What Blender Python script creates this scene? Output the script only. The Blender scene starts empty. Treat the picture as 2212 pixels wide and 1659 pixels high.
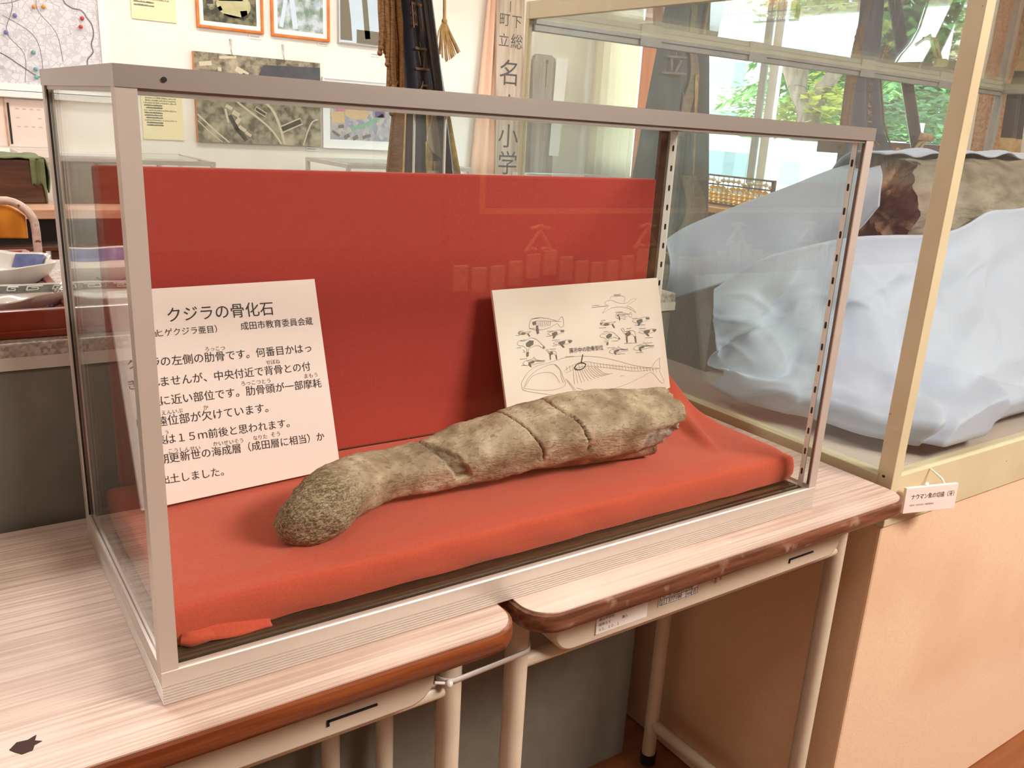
import bpy, bmesh, math, random
from math import sin, cos, pi, exp, radians, sqrt
from mathutils import Vector, Matrix, noise

# ---------------------------------------------------------------- camera, sky, sun, lights, exposure
scene = bpy.context.scene
COL = scene.collection
UP = 0.67                      # desk tops stand 0.67 m above the floor; heights below are measured from the desk tops

cam_d = bpy.data.cameras.new('camera')
cam_d.sensor_width = 36.0
cam_d.lens = 1883.727 / 2212 * 36.0
cam_d.shift_x = -61.2541 / 2212
cam_d.shift_y = 31.9651 / 2212
cam_d.clip_start = 0.02
cam_d.clip_end = 300
cam = bpy.data.objects.new('camera', cam_d)
cam.location = (-0.110809, -0.597555, 0.429945 + UP)
cam.rotation_euler = (1.267251, -0.061917, -0.615852)
COL.objects.link(cam)
scene.camera = cam

scene.view_settings.view_transform = 'Standard'
scene.view_settings.look = 'None'
scene.view_settings.gamma = 1.0
scene.view_settings.use_curve_mapping = False
scene.view_settings.exposure = 0.0
scene.cycles.transparent_max_bounces = 40
scene.cycles.max_bounces = 10
scene.cycles.glossy_bounces = 6
scene.cycles.sample_clamp_indirect = 8.0

world = bpy.data.worlds.new('sky')
scene.world = world
world.use_nodes = True
wn = world.node_tree.nodes
wn['Background'].inputs['Color'].default_value = (0.86, 0.94, 1.0, 1)
wn['Background'].inputs['Strength'].default_value = 5.5

def lamp(name, kind, loc, energy, color, size=None, size_y=None, target=None, rot=None):
    d = bpy.data.lights.new(name, kind)
    d.energy = energy
    d.color = color
    if kind == 'AREA':
        d.shape = 'RECTANGLE'
        d.size = size
        d.size_y = size_y
    o = bpy.data.objects.new(name, d)
    o.location = (loc[0], loc[1], loc[2] + UP)
    if target is not None:
        v = Vector(target) - Vector(loc)
        o.rotation_euler = v.to_track_quat('-Z', 'Y').to_euler()
    if rot is not None:
        o.rotation_euler = rot
    COL.objects.link(o)
    return o

sun = lamp('sun', 'SUN', (10, 2, 10), 6.0, (1.0, 0.96, 0.88), rot=(radians(38), radians(-14), radians(20)))
sun.data.angle = 0.02
WARM = (1.0, 0.875, 0.77)
NEUT = (1.0, 0.955, 0.91)
# ceiling fluorescents of the room
lamp('ceiling_lamp_front', 'AREA', (1.9, -1.9, 1.95), 121, WARM, 1.3, 0.5, target=(0.9, 0.0, -0.1))
lamp('ceiling_lamp_near', 'AREA', (-0.7, -1.0, 2.05), 8, WARM, 1.3, 0.35, rot=(0, 0, 0))
lamp('ceiling_lamp_middle', 'AREA', (-0.5, 1.7, 2.05), 42, NEUT, 1.3, 0.35, rot=(0, 0, 0))
lamp('ceiling_lamp_back', 'AREA', (1.6, 3.7, 2.05), 40, NEUT, 1.6, 0.5, rot=(0, 0, 0))
lamp('ceiling_lamp_back_corner', 'AREA', (-0.8, 3.5, 2.05), 26, NEUT, 1.6, 0.5, rot=(0, 0, 0))
# added fill lamp outside, above the view, boosting daylight through the side window
win = lamp('added_window_fill', 'AREA', (5.7, 3.0, 3.0), 260, (0.76, 0.88, 1.0), 2.6, 1.0, target=(3.0, 1.8, 0.5))

# ---------------------------------------------------------------- helpers
def lin(c):
    return tuple(((x / 255) / 12.92 if x / 255 <= 0.04045 else ((x / 255 + 0.055) / 1.055) ** 2.4) for x in c[:3]) + (1.0,)

MATS = {}
def mat(name, c1, c2=None, rough=0.5, metal=0.0, scale=(8, 8, 8), detail=3.0, lo=0.35, hi=0.65, bump=0.0, bscale=None,
        spec=0.5, tex='noise', sheen=0.0, coat=0.0, emit=None, trans=0.0, dist=0.002, c3=None, s3=3.0, l3=0.5, h3=0.7, rough2=None, distort=0.0):
    """A Principled surface whose colour wanders between c1 and c2 over a noise, with an optional bump and a third colour in blotches."""
    m = bpy.data.materials.new(name)
    m.use_nodes = True
    nt = m.node_tree
    N, L = nt.nodes, nt.links
    p = N['Principled BSDF']
    p.inputs['Roughness'].default_value = rough
    p.inputs['Metallic'].default_value = metal
    p.inputs['Specular IOR Level'].default_value = spec
    p.inputs['Base Color'].default_value = lin(c1)
    if sheen:
        p.inputs['Sheen Weight'].default_value = sheen
    if coat:
        p.inputs['Coat Weight'].default_value = coat
        p.inputs['Coat Roughness'].default_value = 0.12
    if emit:
        p.inputs['Emission Color'].default_value = lin(emit[0])
        p.inputs['Emission Strength'].default_value = emit[1]
    tc = N.new('ShaderNodeTexCoord')
    mp = N.new('ShaderNodeMapping')
    mp.inputs['Scale'].default_value = scale
    L.new(tc.outputs['Object'], mp.inputs['Vector'])
    def nz(sc, det, kind, src=mp):
        if kind == 'voronoi':
            t = N.new('ShaderNodeTexVoronoi'); t.inputs['Scale'].default_value = sc
            o = t.outputs['Distance']
        elif kind == 'cells':
            t = N.new('ShaderNodeTexVoronoi'); t.inputs['Scale'].default_value = sc
            bw = N.new('ShaderNodeRGBToBW'); L.new(t.outputs['Color'], bw.inputs[0]); o = bw.outputs[0]
        elif kind == 'edge':
            t = N.new('ShaderNodeTexVoronoi'); t.feature = 'DISTANCE_TO_EDGE'; t.inputs['Scale'].default_value = sc
            o = t.outputs['Distance']
        else:
            t = N.new('ShaderNodeTexNoise'); t.inputs['Scale'].default_value = sc; t.inputs['Detail'].default_value = det
            t.inputs['Distortion'].default_value = distort
            o = t.outputs['Fac']
        L.new(src.outputs['Vector'], t.inputs['Vector'])
        return o
    col = None
    if c2 is not None:
        o = nz(1.0, detail, tex)
        r = N.new('ShaderNodeValToRGB')
        r.color_ramp.elements[0].position = lo; r.color_ramp.elements[0].color = lin(c1)
        r.color_ramp.elements[1].position = hi; r.color_ramp.elements[1].color = lin(c2)
        L.new(o, r.inputs['Fac'])
        col = r.outputs['Color']
    if c3 is not None:
        o = nz(s3, 4.0, 'noise', src=tc) if False else None
        t = N.new('ShaderNodeTexNoise'); t.inputs['Scale'].default_value = s3; t.inputs['Detail'].default_value = 4
        L.new(tc.outputs['Object'], t.inputs['Vector'])
        mr = N.new('ShaderNodeMapRange'); mr.inputs['From Min'].default_value = l3; mr.inputs['From Max'].default_value = h3
        L.new(t.outputs['Fac'], mr.inputs['Value'])
        mx = N.new('ShaderNodeMix'); mx.data_type = 'RGBA'
        L.new(mr.outputs['Result'], mx.inputs['Factor'])
        if col is not None: L.new(col, mx.inputs['A'])
        else: mx.inputs['A'].default_value = lin(c1)
        mx.inputs['B'].default_value = lin(c3)
        col = mx.outputs['Result']
    if col is not None:
        L.new(col, p.inputs['Base Color'])
    if bump:
        t = N.new('ShaderNodeTexNoise'); t.inputs['Detail'].default_value = 3
        mp2 = N.new('ShaderNodeMapping'); mp2.inputs['Scale'].default_value = bscale or scale
        L.new(tc.outputs['Object'], mp2.inputs['Vector']); L.new(mp2.outputs['Vector'], t.inputs['Vector'])
        t.inputs['Scale'].default_value = 1.0
        b = N.new('ShaderNodeBump'); b.inputs['Strength'].default_value = bump; b.inputs['Distance'].default_value = dist
        L.new(t.outputs['Fac'], b.inputs['Height']); L.new(b.outputs['Normal'], p.inputs['Normal'])
    if trans:
        tl = N.new('ShaderNodeBsdfTranslucent'); tl.inputs['Color'].default_value = lin(c1)
        ms = N.new('ShaderNodeMixShader'); ms.inputs['Fac'].default_value = trans
        L.new(p.outputs['BSDF'], ms.inputs[1]); L.new(tl.outputs['BSDF'], ms.inputs[2])
        L.new(ms.outputs['Shader'], N['Material Output'].inputs['Surface'])
    MATS[name] = m
    return m

def glass(name, tint=(0.965, 0.985, 0.975), f0=0.042, rough=0.0, dust=0.0):
    """A thin clear pane: what passes straight through and what it mirrors, shared out by Fresnel's law."""
    m = bpy.data.materials.new(name); m.use_nodes = True
    nt = m.node_tree; N, L = nt.nodes, nt.links
    N.remove(N['Principled BSDF'])
    g = N.new('ShaderNodeNewGeometry')
    d = N.new('ShaderNodeVectorMath'); d.operation = 'DOT_PRODUCT'
    L.new(g.outputs['Incoming'], d.inputs[0]); L.new(g.outputs['Normal'], d.inputs[1])
    def math_(op, a, b=None):
        n = N.new('ShaderNodeMath'); n.operation = op
        for i, x in enumerate((a, b)):
            if x is None: continue
            if isinstance(x, (int, float)): n.inputs[i].default_value = x
            else: L.new(x, n.inputs[i])
        return n.outputs[0]
    a = math_('ABSOLUTE', d.outputs['Value'])
    f = math_('ADD', math_('MULTIPLY', math_('POWER', math_('SUBTRACT', 1.0, a), 5.0), 1 - f0), f0)
    t = N.new('ShaderNodeBsdfTransparent'); t.inputs['Color'].default_value = (*tint, 1)
    r = N.new('ShaderNodeBsdfGlossy'); r.inputs['Roughness'].default_value = rough; r.inputs['Color'].default_value = (0.96, 0.98, 0.98, 1)
    mx = N.new('ShaderNodeMixShader')
    L.new(f, mx.inputs['Fac']); L.new(t.outputs[0], mx.inputs[1]); L.new(r.outputs[0], mx.inputs[2])
    out = mx.outputs[0]
    if dust:
        df = N.new('ShaderNodeBsdfDiffuse'); df.inputs['Color'].default_value = (0.8, 0.82, 0.82, 1)
        nz = N.new('ShaderNodeTexNoise'); nz.inputs['Scale'].default_value = 6; nz.inputs['Detail'].default_value = 6
        mr = N.new('ShaderNodeMapRange'); mr.inputs['To Min'].default_value = dust * 0.4; mr.inputs['To Max'].default_value = dust * 1.6
        L.new(nz.outputs['Fac'], mr.inputs['Value'])
        m2 = N.new('ShaderNodeMixShader'); L.new(mr.outputs[0], m2.inputs['Fac']); L.new(out, m2.inputs[1]); L.new(df.outputs[0], m2.inputs[2])
        out = m2.outputs[0]
    L.new(out, N['Material Output'].inputs['Surface'])
    MATS[name] = m
    return m

class MB:
    def __init__(s): s.v = []; s.f = []; s.mi = []; s.attr = None
    def add(s, vs, fs, mi=0):
        o = len(s.v)
        s.v += [tuple(p) for p in vs]
        for f in fs: s.f.append(tuple(i + o for i in f)); s.mi.append(mi)
        return s
    def box(s, x0, x1, y0, y1, z0, z1, mi=0):
        vs = [(x, y, z) for z in (z0, z1) for y in (y0, y1) for x in (x0, x1)]
        return s.add(vs, [(0, 2, 3, 1), (4, 5, 7, 6), (0, 1, 5, 4), (2, 6, 7, 3), (0, 4, 6, 2), (1, 3, 7, 5)], mi)
    def obox(s, o, u, v, w, mi=0):
        o, u, v, w = map(Vector, (o, u, v, w))
        vs = [o + u * a + v * b + w * c for c in (0, 1) for b in (0, 1) for a in (0, 1)]
        return s.add(vs, [(0, 2, 3, 1), (4, 5, 7, 6), (0, 1, 5, 4), (2, 6, 7, 3), (0, 4, 6, 2), (1, 3, 7, 5)], mi)
    def prism(s, poly, z0, z1, mi=0, axis='z'):
        n = len(poly)
        if axis == 'z': vs = [(x, y, z0) for x, y in poly] + [(x, y, z1) for x, y in poly]
        elif axis == 'y': vs = [(x, z0, y) for x, y in poly] + [(x, z1, y) for x, y in poly]
        else: vs = [(z0, x, y) for x, y in poly] + [(z1, x, y) for x, y in poly]
        fs = [tuple(range(n))[::-1], tuple(range(n, 2 * n))] + [(i, (i + 1) % n, n + (i + 1) % n, n + i) for i in range(n)]
        return s.add(vs, fs, mi)
    def tube(s, pts, r, n=10, mi=0, caps=True):
        pts = [Vector(p) for p in pts]; k = len(pts)
        rr = r if isinstance(r, (list, tuple)) else [r] * k
        vs = []; fs = []; prev = None
        for i, p in enumerate(pts):
            t = (pts[min(i + 1, k - 1)] - pts[max(i - 1, 0)]).normalized()
            if prev is None:
                a = Vector((0, 0, 1)) if abs(t.z) < 0.9 else Vector((1, 0, 0))
                prev = t.cross(a).normalized()
            prev = (prev - t * prev.dot(t)).normalized()
            b = t.cross(prev)
            for j in range(n):
                an = 2 * pi * j / n
                vs.append(p + (prev * cos(an) + b * sin(an)) * rr[i])
        for i in range(k - 1):
            for j in range(n):
                fs.append((i * n + j, i * n + (j + 1) % n, (i + 1) * n + (j + 1) % n, (i + 1) * n + j))
        if caps:
            fs.append(tuple(range(n))[::-1]); fs.append(tuple(range((k - 1) * n, k * n)))
        return s.add(vs, fs, mi)
    def grid(s, fn, nu, nv, mi=0, wrap=False):
        vs = [fn(i / nu, j / nv) for j in range(nv + 1) for i in range(nu + (0 if wrap else 1))]
        w = nu if wrap else nu + 1
        fs = []
        for j in range(nv):
            for i in range(nu):
                a, b = i, (i + 1) % w if wrap else i + 1
                fs.append((j * w + a, j * w + b, (j + 1) * w + b, (j + 1) * w + a))
        return s.add(vs, fs, mi)
    def lathe(s, prof, c=(0, 0, 0), n=32, mi=0, sx=1.0, sy=1.0):
        k = len(prof)
        vs = [(c[0] + r * cos(2 * pi * j / n) * sx, c[1] + r * sin(2 * pi * j / n) * sy, c[2] + z) for r, z in prof for j in range(n)]
        fs = [(i * n + j, i * n + (j + 1) % n, (i + 1) * n + (j + 1) % n, (i + 1) * n + j) for i in range(k - 1) for j in range(n)]
        return s.add(vs, fs, mi)
    def ball(s, c, r, n=10, mi=0):
        prof = [(max(1e-4, r * sin(pi * i / n)), -r * cos(pi * i / n)) for i in range(n + 1)]
        return s.lathe(prof, c, n * 2, mi)
    def build(s, name, mats, parent=None, smooth=None, bevel=None, normals=True, solid=None, sub=0, origin=None):
        if not isinstance(mats, (list, tuple)): mats = [mats]
        me = bpy.data.meshes.new(name)
        if parent is not None: o0 = world_loc(parent)
        elif origin is not None: o0 = Vector(origin)
        else:
            xs, ys, zs = zip(*s.v)
            o0 = Vector(((min(xs) + max(xs)) / 2, (min(ys) + max(ys)) / 2, min(zs)))
        me.from_pydata([(x - o0.x, y - o0.y, z - o0.z) for x, y, z in s.v], [], s.f)
        for m in mats: me.materials.append(MATS[m] if isinstance(m, str) else m)
        me.polygons.foreach_set('material_index', s.mi)
        if normals:
            bm = bmesh.new(); bm.from_mesh(me)
            bmesh.ops.recalc_face_normals(bm, faces=bm.faces)
            bm.to_mesh(me); bm.free()
        if smooth is not None:
            me.shade_smooth()
            me.set_sharp_from_angle(angle=radians(smooth))
        me.update()
        o = bpy.data.objects.new(name, me)
        COL.objects.link(o)
        if parent is not None: o.parent = parent
        else: o.location = o0
        if bevel:
            b = o.modifiers.new('edge', 'BEVEL'); b.width = bevel; b.segments = 2; b.limit_method = 'ANGLE'; b.angle_limit = radians(40)
        if solid:
            b = o.modifiers.new('thickness', 'SOLIDIFY'); b.thickness = solid; b.offset = 0
        if sub:
            b = o.modifiers.new('smooth', 'SUBSURF'); b.levels = sub; b.render_levels = sub
        return o

def world_loc(o):
    v = Vector((0, 0, 0))
    while o is not None:
        v = v + Vector(o.location); o = o.parent
    return v
def tag(o, label=None, cat=None, group=None, kind=None):
    if label: o['label'] = label
    if cat: o['category'] = cat
    if group: o['group'] = group
    if kind: o['kind'] = kind
    return o
def thing(name, loc, label, cat, group=None):
    o = bpy.data.objects.new(name, None)
    o.empty_display_size = 0.05
    o.location = loc
    COL.objects.link(o)
    return tag(o, label, cat, group)
def copy_tree(o, parent=None):
    c = o.copy(); COL.objects.link(c)
    if parent is not None: c.parent = parent
    for ch in list(o.children): copy_tree(ch, c)
    return c
def S(name, mb, m, **k):
    return tag(mb.build(name, m, **k), kind='structure')
def sm(t, a, b):
    t = min(1, max(0, (t - a) / (b - a))); return t * t * (3 - 2 * t)
def lerp(a, b, t): return a + (b - a) * t
def poly_at(pts, t):
    """Catmull-Rom along a list of points, t in 0..1."""
    n = len(pts) - 1; x = min(max(t, 0), 1) * n; i = min(int(x), n - 1); f = x - i
    p = [pts[max(0, min(n, i + k))] for k in (-1, 0, 1, 2)]
    return tuple(0.5 * (2 * b + (c - a) * f + (2 * a - 5 * b + 4 * c - d) * f * f + (-a + 3 * b - 3 * c + d) * f ** 3) for a, b, c, d in zip(*p))
def rrect(x0, x1, y0, y1, r, n=7):
    out = []
    for cx, cy, a0 in ((x1 - r, y0 + r, -pi / 2), (x1 - r, y1 - r, 0), (x0 + r, y1 - r, pi / 2), (x0 + r, y0 + r, pi)):
        for k in range(n): 
            a = a0 + (pi / 2) * k / (n - 1); out.append((cx + r * cos(a), cy + r * sin(a)))
    return out

_TXT = {}
def text_shape(body):
    """Filled outlines of some writing: (points, faces, width, height) at size 1."""
    if body not in _TXT:
        c = bpy.data.curves.new('writing', 'FONT'); c.body = body; c.resolution_u = 3
        o = bpy.data.objects.new('writing', c); COL.objects.link(o)
        bpy.context.view_layer.update()
        ev = o.evaluated_get(bpy.context.evaluated_depsgraph_get())
        me = ev.to_mesh()
        vs = [(v.co.x, v.co.y) for v in me.vertices]; fs = [tuple(p.vertices) for p in me.polygons]
        ev.to_mesh_clear()
        bpy.data.objects.remove(o); bpy.data.curves.remove(c)
        _TXT[body] = (vs, fs)
    return _TXT[body]
def write(mb, body, place, width=None, size=None, stretch=1.0, mi=0):
    """Adds writing to mb; place(x, y) maps flat writing coordinates to space; width = wanted length of the line."""
    vs, fs = text_shape(body)
    n = len(body)
    k = size if size else width / (max(v[0] for v in vs) - min(v[0] for v in vs))
    x0 = 0 if size else min(v[0] for v in vs)
    mb.add([place((x - x0) * k, y * k * stretch) for x, y in vs], fs, mi)
def ribbon(mb, pts, w, place, mi=0, closed=False):
    """A thin line of width w through flat points."""
    P = [Vector((p[0], p[1])) for p in pts]; n = len(P); L = []
    for i in range(n):
        t = (P[min(i + 1, n - 1)] - P[max(i - 1, 0)])
        t = t.normalized() if t.length > 1e-9 else Vector((1, 0))
        q = Vector((-t.y, t.x)) * w / 2
        L += [place(*(P[i] + q)), place(*(P[i] - q))]
    mb.add(L, [(2 * i, 2 * i + 1, 2 * i + 3, 2 * i + 2) for i in range(n - 1)], mi)
def smooth_line(pts, k=4):
    if len(pts) < 3: return pts
    n = (len(pts) - 1) * k
    return [poly_at(pts, i / n) for i in range(n + 1)]
# ---------------------------------------------------------------- materials
mat('wall_paint', (246, 240, 230), (240, 232, 220), 0.85, scale=(3, 3, 3))
mat('ceiling_white', (245, 243, 238), rough=0.9)
mat('floor_wood', (150, 92, 52), (118, 68, 36), 0.4, scale=(2, 30, 2), lo=0.3, hi=0.7)
mat('aluminium', (222, 214, 205), (214, 206, 197), 0.36, 0.4, scale=(3, 3, 3), detail=2)
mat('aluminium_lid', (196, 190, 184), (188, 182, 176), 0.36, 0.72, scale=(3, 3, 3), detail=2)
mat('bright_steel', (225, 225, 222), rough=0.22, metal=1.0)
mat('black_rubber', (28, 26, 24), rough=0.5)
mat('glazing_grey', (128, 118, 106), rough=0.4, metal=0.5)
mat('dull_gold', (146, 132, 106), (112, 104, 88), 0.6, scale=(60, 60, 200), detail=3)
mat('dark_slot', (20, 17, 15), rough=0.6)
mat('case_floor', (92, 84, 66), (52, 46, 36), 0.18, 0.3, scale=(3, 90, 3), detail=3, lo=0.4, hi=0.6)
mat('laminate', (222, 202, 190), (192, 165, 151), 0.33, scale=(4.5, 300, 20), detail=5, lo=0.40, hi=0.62, distort=0.4, c3=(232, 214, 204), s3=3.0)
mat('edge_wood', (146, 80, 44), (104, 50, 24), 0.28, scale=(6, 120, 160), detail=4, bump=0.25, coat=0.35)
mat('edge_wood_worn', (136, 88, 66), (92, 54, 38), 0.38, scale=(14, 120, 160), detail=5, bump=0.4, c3=(168, 140, 122), s3=40, l3=0.6, h3=0.74, coat=0.2)
mat('beige_steel', (216, 204, 184), (208, 194, 174), 0.42, scale=(20, 20, 20))
mat('cream_steel', (214, 204, 170), (206, 194, 160), 0.42, scale=(10, 10, 10), c3=(120, 100, 60), s3=55, l3=0.735, h3=0.76)
mat('grey_steel', (190, 192, 188), (176, 178, 174), 0.35, 0.6, scale=(20, 20, 20))
mat('plinth_cloth', (238, 204, 170), (228, 194, 160), 0.95, scale=(420, 420, 420), detail=2, bump=0.25, bscale=(700, 700, 700), dist=0.001, c3=(214, 172, 134), s3=2.4, l3=0.5, h3=0.75, sheen=0.3)
mat('bench_paint', (124, 122, 110), (118, 115, 104), 0.55, scale=(30, 30, 30))
mat('terrazzo', (196, 186, 174), (146, 136, 126), 0.4, scale=(260, 260, 260), tex='cells', lo=0.2, hi=0.8)
mat('bench_edge', (206, 200, 190), rough=0.4)
mat('red_cloth', (208, 90, 68), (200, 84, 64), 0.9, scale=(500, 500, 500), detail=1, bump=0.2, bscale=(900, 900, 900), dist=0.0006, sheen=0.25, spec=0.15)
mat('red_board', (184, 70, 60), (176, 65, 56), 0.85, scale=(500, 500, 500), detail=1, bump=0.2, bscale=(900, 900, 900), dist=0.0006, sheen=0.2, spec=0.2)
mat('card', (255, 236, 232), rough=0.6)
mat('card_cool', (250, 238, 228), (245, 231, 219), 0.6, scale=(12, 12, 12))
mat('ink', (36, 26, 30), rough=0.6)
mat('ink_ruby', (120, 96, 96), rough=0.6)
mat('ink_faint', (172, 158, 146), rough=0.6)
mat('ink_mid', (120, 110, 102), rough=0.6)
mat('white_plastic', (238, 236, 230), rough=0.3)
mat('clear_tape', (240, 238, 232), rough=0.2)
mat('drape_white', (188, 200, 222), (180, 193, 217), 0.75, scale=(6, 6, 6), sheen=0.3)
mat('stand_grey', (150, 144, 136), (138, 132, 124), 0.9, scale=(200, 200, 200), detail=2)
mat('case_lining', (196, 184, 176), (188, 176, 168), 0.9, scale=(300, 300, 300), detail=2)
mat('tusk_skin', (168, 158, 142), (132, 122, 108), 0.8, scale=(14, 40, 40), detail=6, bump=0.7, bscale=(30, 90, 90), dist=0.006, c3=(104, 90, 74), s3=7, l3=0.56, h3=0.7)
mat('tusk_core', (122, 84, 58), (48, 28, 20), 0.65, scale=(30, 16, 16), detail=7, bump=1.0, bscale=(60, 30, 30), dist=0.01, c3=(196, 150, 108), s3=12, l3=0.55, h3=0.7, distort=1.2)
mat('navy_cloth', (34, 36, 52), (24, 25, 36), 0.6, scale=(5, 5, 5), sheen=0.3)
mat('hazed_navy', (84, 94, 124), (62, 70, 98), 0.75, scale=(12, 12, 12), detail=6, sheen=0.4)  # navy cloth with the window haze lightened into its colour
mat('glared_navy', (80, 96, 100), (60, 74, 80), 0.7, scale=(5, 5, 5), sheen=0.3)  # dark navy cloth; glare off the panes is mixed into this grey
mat('gold_thread', (146, 102, 52), (96, 64, 30), 0.5, scale=(60, 60, 400), detail=3, bump=0.6, bscale=(300, 300, 900), dist=0.002)
mat('gold_bright', (206, 178, 104), (150, 124, 74), 0.45, 0.3, scale=(30, 30, 30))
mat('gold_pale', (214, 184, 130), (190, 156, 100), 0.7, scale=(60, 60, 60))
mat('lace_brown', (196, 146, 108), (150, 98, 66), 0.8, scale=(90, 90, 90), lo=0.45, hi=0.6)
mat('black_lacquer', (30, 24, 24), rough=0.18, coat=0.5)
mat('white_metal', (238, 240, 238), rough=0.4)
mat('pale_grey_metal', (186, 190, 188), rough=0.35, metal=0.5)
mat('curtain_cream', (253, 247, 234), rough=0.9, trans=0.6)
mat('curtain_peach', (232, 178, 140), rough=0.9, trans=0.4)
mat('sill_brown', (110, 74, 66), (90, 58, 52), 0.5, scale=(3, 60, 60))
mat('table_orange', (226, 168, 98), (206, 146, 80), 0.4, scale=(60, 6, 60))
mat('frame_orange', (226, 132, 56), (206, 112, 44), 0.4, scale=(20, 20, 20))
mat('frame_white', (240, 238, 234), rough=0.4)
mat('frame_silver', (200, 200, 200), rough=0.3, metal=0.8)
mat('mat_board', (238, 238, 236), rough=0.7)
mat('yellow_paper', (244, 230, 186), (240, 224, 176), 0.8, scale=(3, 3, 3))
mat('white_paper', (246, 242, 238), rough=0.8)
mat('pink_paper', (242, 220, 206), (236, 212, 198), 0.8, scale=(4, 4, 4))
mat('print_grey', (150, 140, 124), rough=0.8)
mat('map_paper', (176, 174, 178), (224, 223, 226), 0.75, scale=(30, 30, 30), tex='edge', lo=0.0, hi=0.05, c3=(206, 203, 208), s3=40, l3=0.5, h3=0.6)
mat('map_line', (120, 118, 122), rough=0.8)
mat('torn_hole', (62, 40, 32), rough=0.8)
mat('photo_sepia', (156, 146, 122), (92, 84, 68), 0.5, scale=(28, 28, 28), detail=10, lo=0.38, hi=0.62, c3=(184, 172, 146), s3=9, l3=0.5, h3=0.7)
mat('photo_sea', (84, 84, 88), (70, 70, 76), 0.5, scale=(12, 12, 12), detail=6)
mat('photo_light', (206, 194, 166), rough=0.5)
mat('photo_dark', (62, 56, 46), rough=0.5)
mat('photo_mid', (120, 112, 92), rough=0.5)
mat('photo_green', (120, 118, 84), (60, 60, 46), 0.5, scale=(26, 26, 26), detail=8, lo=0.4, hi=0.6, c3=(190, 184, 150), s3=9, l3=0.55, h3=0.65)
mat('photo_field', (196, 190, 146), (178, 172, 128), 0.5, scale=(20, 20, 20), detail=6)
mat('photo_blue', (196, 206, 214), (120, 140, 118), 0.5, scale=(16, 10, 16), detail=8, lo=0.42, hi=0.6, c3=(150, 170, 196), s3=6, l3=0.55, h3=0.65)
mat('photo_sky', (206, 220, 232), (190, 208, 224), 0.4, scale=(3, 3, 3))
mat('photo_town', (196, 186, 176), (150, 150, 172), 0.5, scale=(40, 40, 40), tex='cells', lo=0.2, hi=0.8, c3=(150, 186, 160), s3=7, l3=0.55, h3=0.6)
mat('photo_pink', (226, 110, 150), rough=0.5)
mat('photo_purple', (120, 96, 140), rough=0.5)
mat('photo_track', (214, 180, 140), rough=0.5)
mat('photo_teal', (130, 178, 150), rough=0.5)
mat('pin_red', (206, 60, 66), rough=0.3)
mat('pin_orange', (226, 160, 80), rough=0.3)
mat('pin_blue', (120, 124, 176), rough=0.3)
mat('pin_teal', (110, 172, 172), rough=0.3)
mat('old_board', (206, 186, 168), (176, 154, 136), 0.8, scale=(34, 34, 2.0), detail=5, distort=0.6)
mat('grey_board', (176, 160, 146), (140, 124, 112), 0.8, scale=(30, 30, 1.6), detail=5, distort=0.8)
mat('peach_wall_shadow', (236, 196, 170), rough=0.9)  # shadow tone of the wall beside the name board
mat('brush_ink', (92, 86, 84), rough=0.7)
mat('organ_wood', (96, 58, 34), (70, 40, 24), 0.35, scale=(4, 40, 40), coat=0.3)
mat('organ_shelf', (206, 164, 136), (180, 136, 108), 0.45, scale=(4, 40, 40))
mat('green_reflection', (116, 124, 86), (96, 104, 70), 0.9, scale=(30, 30, 30))
mat('chair_ply', (214, 136, 44), (196, 118, 34), 0.32, scale=(30, 4, 4), coat=0.3)
mat('chair_tube', (216, 190, 178), (190, 160, 148), 0.4, scale=(40, 40, 40), c3=(120, 74, 56), s3=60, l3=0.6, h3=0.66)
mat('tray_lacquer', (150, 58, 32), (118, 40, 22), 0.3, scale=(4, 40, 40), coat=0.4)
mat('porcelain', (232, 230, 222), (226, 224, 216), 0.12, scale=(4, 4, 4), coat=0.5)
mat('cobalt', (84, 98, 150), (120, 132, 176), 0.15, scale=(60, 60, 60), coat=0.5)
mat('celadon', (120, 128, 122), (146, 152, 146), 0.15, scale=(120, 120, 120), coat=0.5)
mat('bead_yellow', (246, 196, 76), rough=0.25)
mat('bead_white', (246, 236, 206), rough=0.25)
mat('abacus_wood', (92, 68, 52), rough=0.5)
mat('concrete', (226, 226, 220), (214, 214, 208), 0.95, scale=(1, 1, 1))
mat('render_white', (240, 240, 238), rough=0.9)
mat('window_grey', (150, 172, 180), rough=0.2)
mat('bark', (150, 134, 116), (104, 92, 80), 0.95, scale=(20, 20, 6), bump=0.6, dist=0.02)
mat('leaf_green', (150, 200, 120), (110, 170, 96), 0.7, scale=(2, 2, 2), trans=0.35)
mat('leaf_deep', (100, 156, 110), (76, 132, 94), 0.7, scale=(2, 2, 2), trans=0.3)
mat('leaf_yellow', (190, 196, 92), (160, 176, 80), 0.7, scale=(2, 2, 2), trans=0.35)
mat('van_white', (244, 246, 246), rough=0.3)
mat('pale_blue_panel', (196, 222, 232), rough=0.3)
mat('lawn_grass', (126, 160, 92), (104, 138, 78), 0.95, scale=(3, 3, 3), detail=6)
mat('print_beige', (204, 188, 176), rough=0.8)
mat('dry_grass', (206, 190, 158), (180, 160, 128), 0.9, scale=(6, 6, 6))
glass('pane_glass')
glass('pane_glass_old', (0.945, 0.965, 0.96), dust=0.035)
glass('window_glass', (0.97, 0.985, 0.985))

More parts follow.
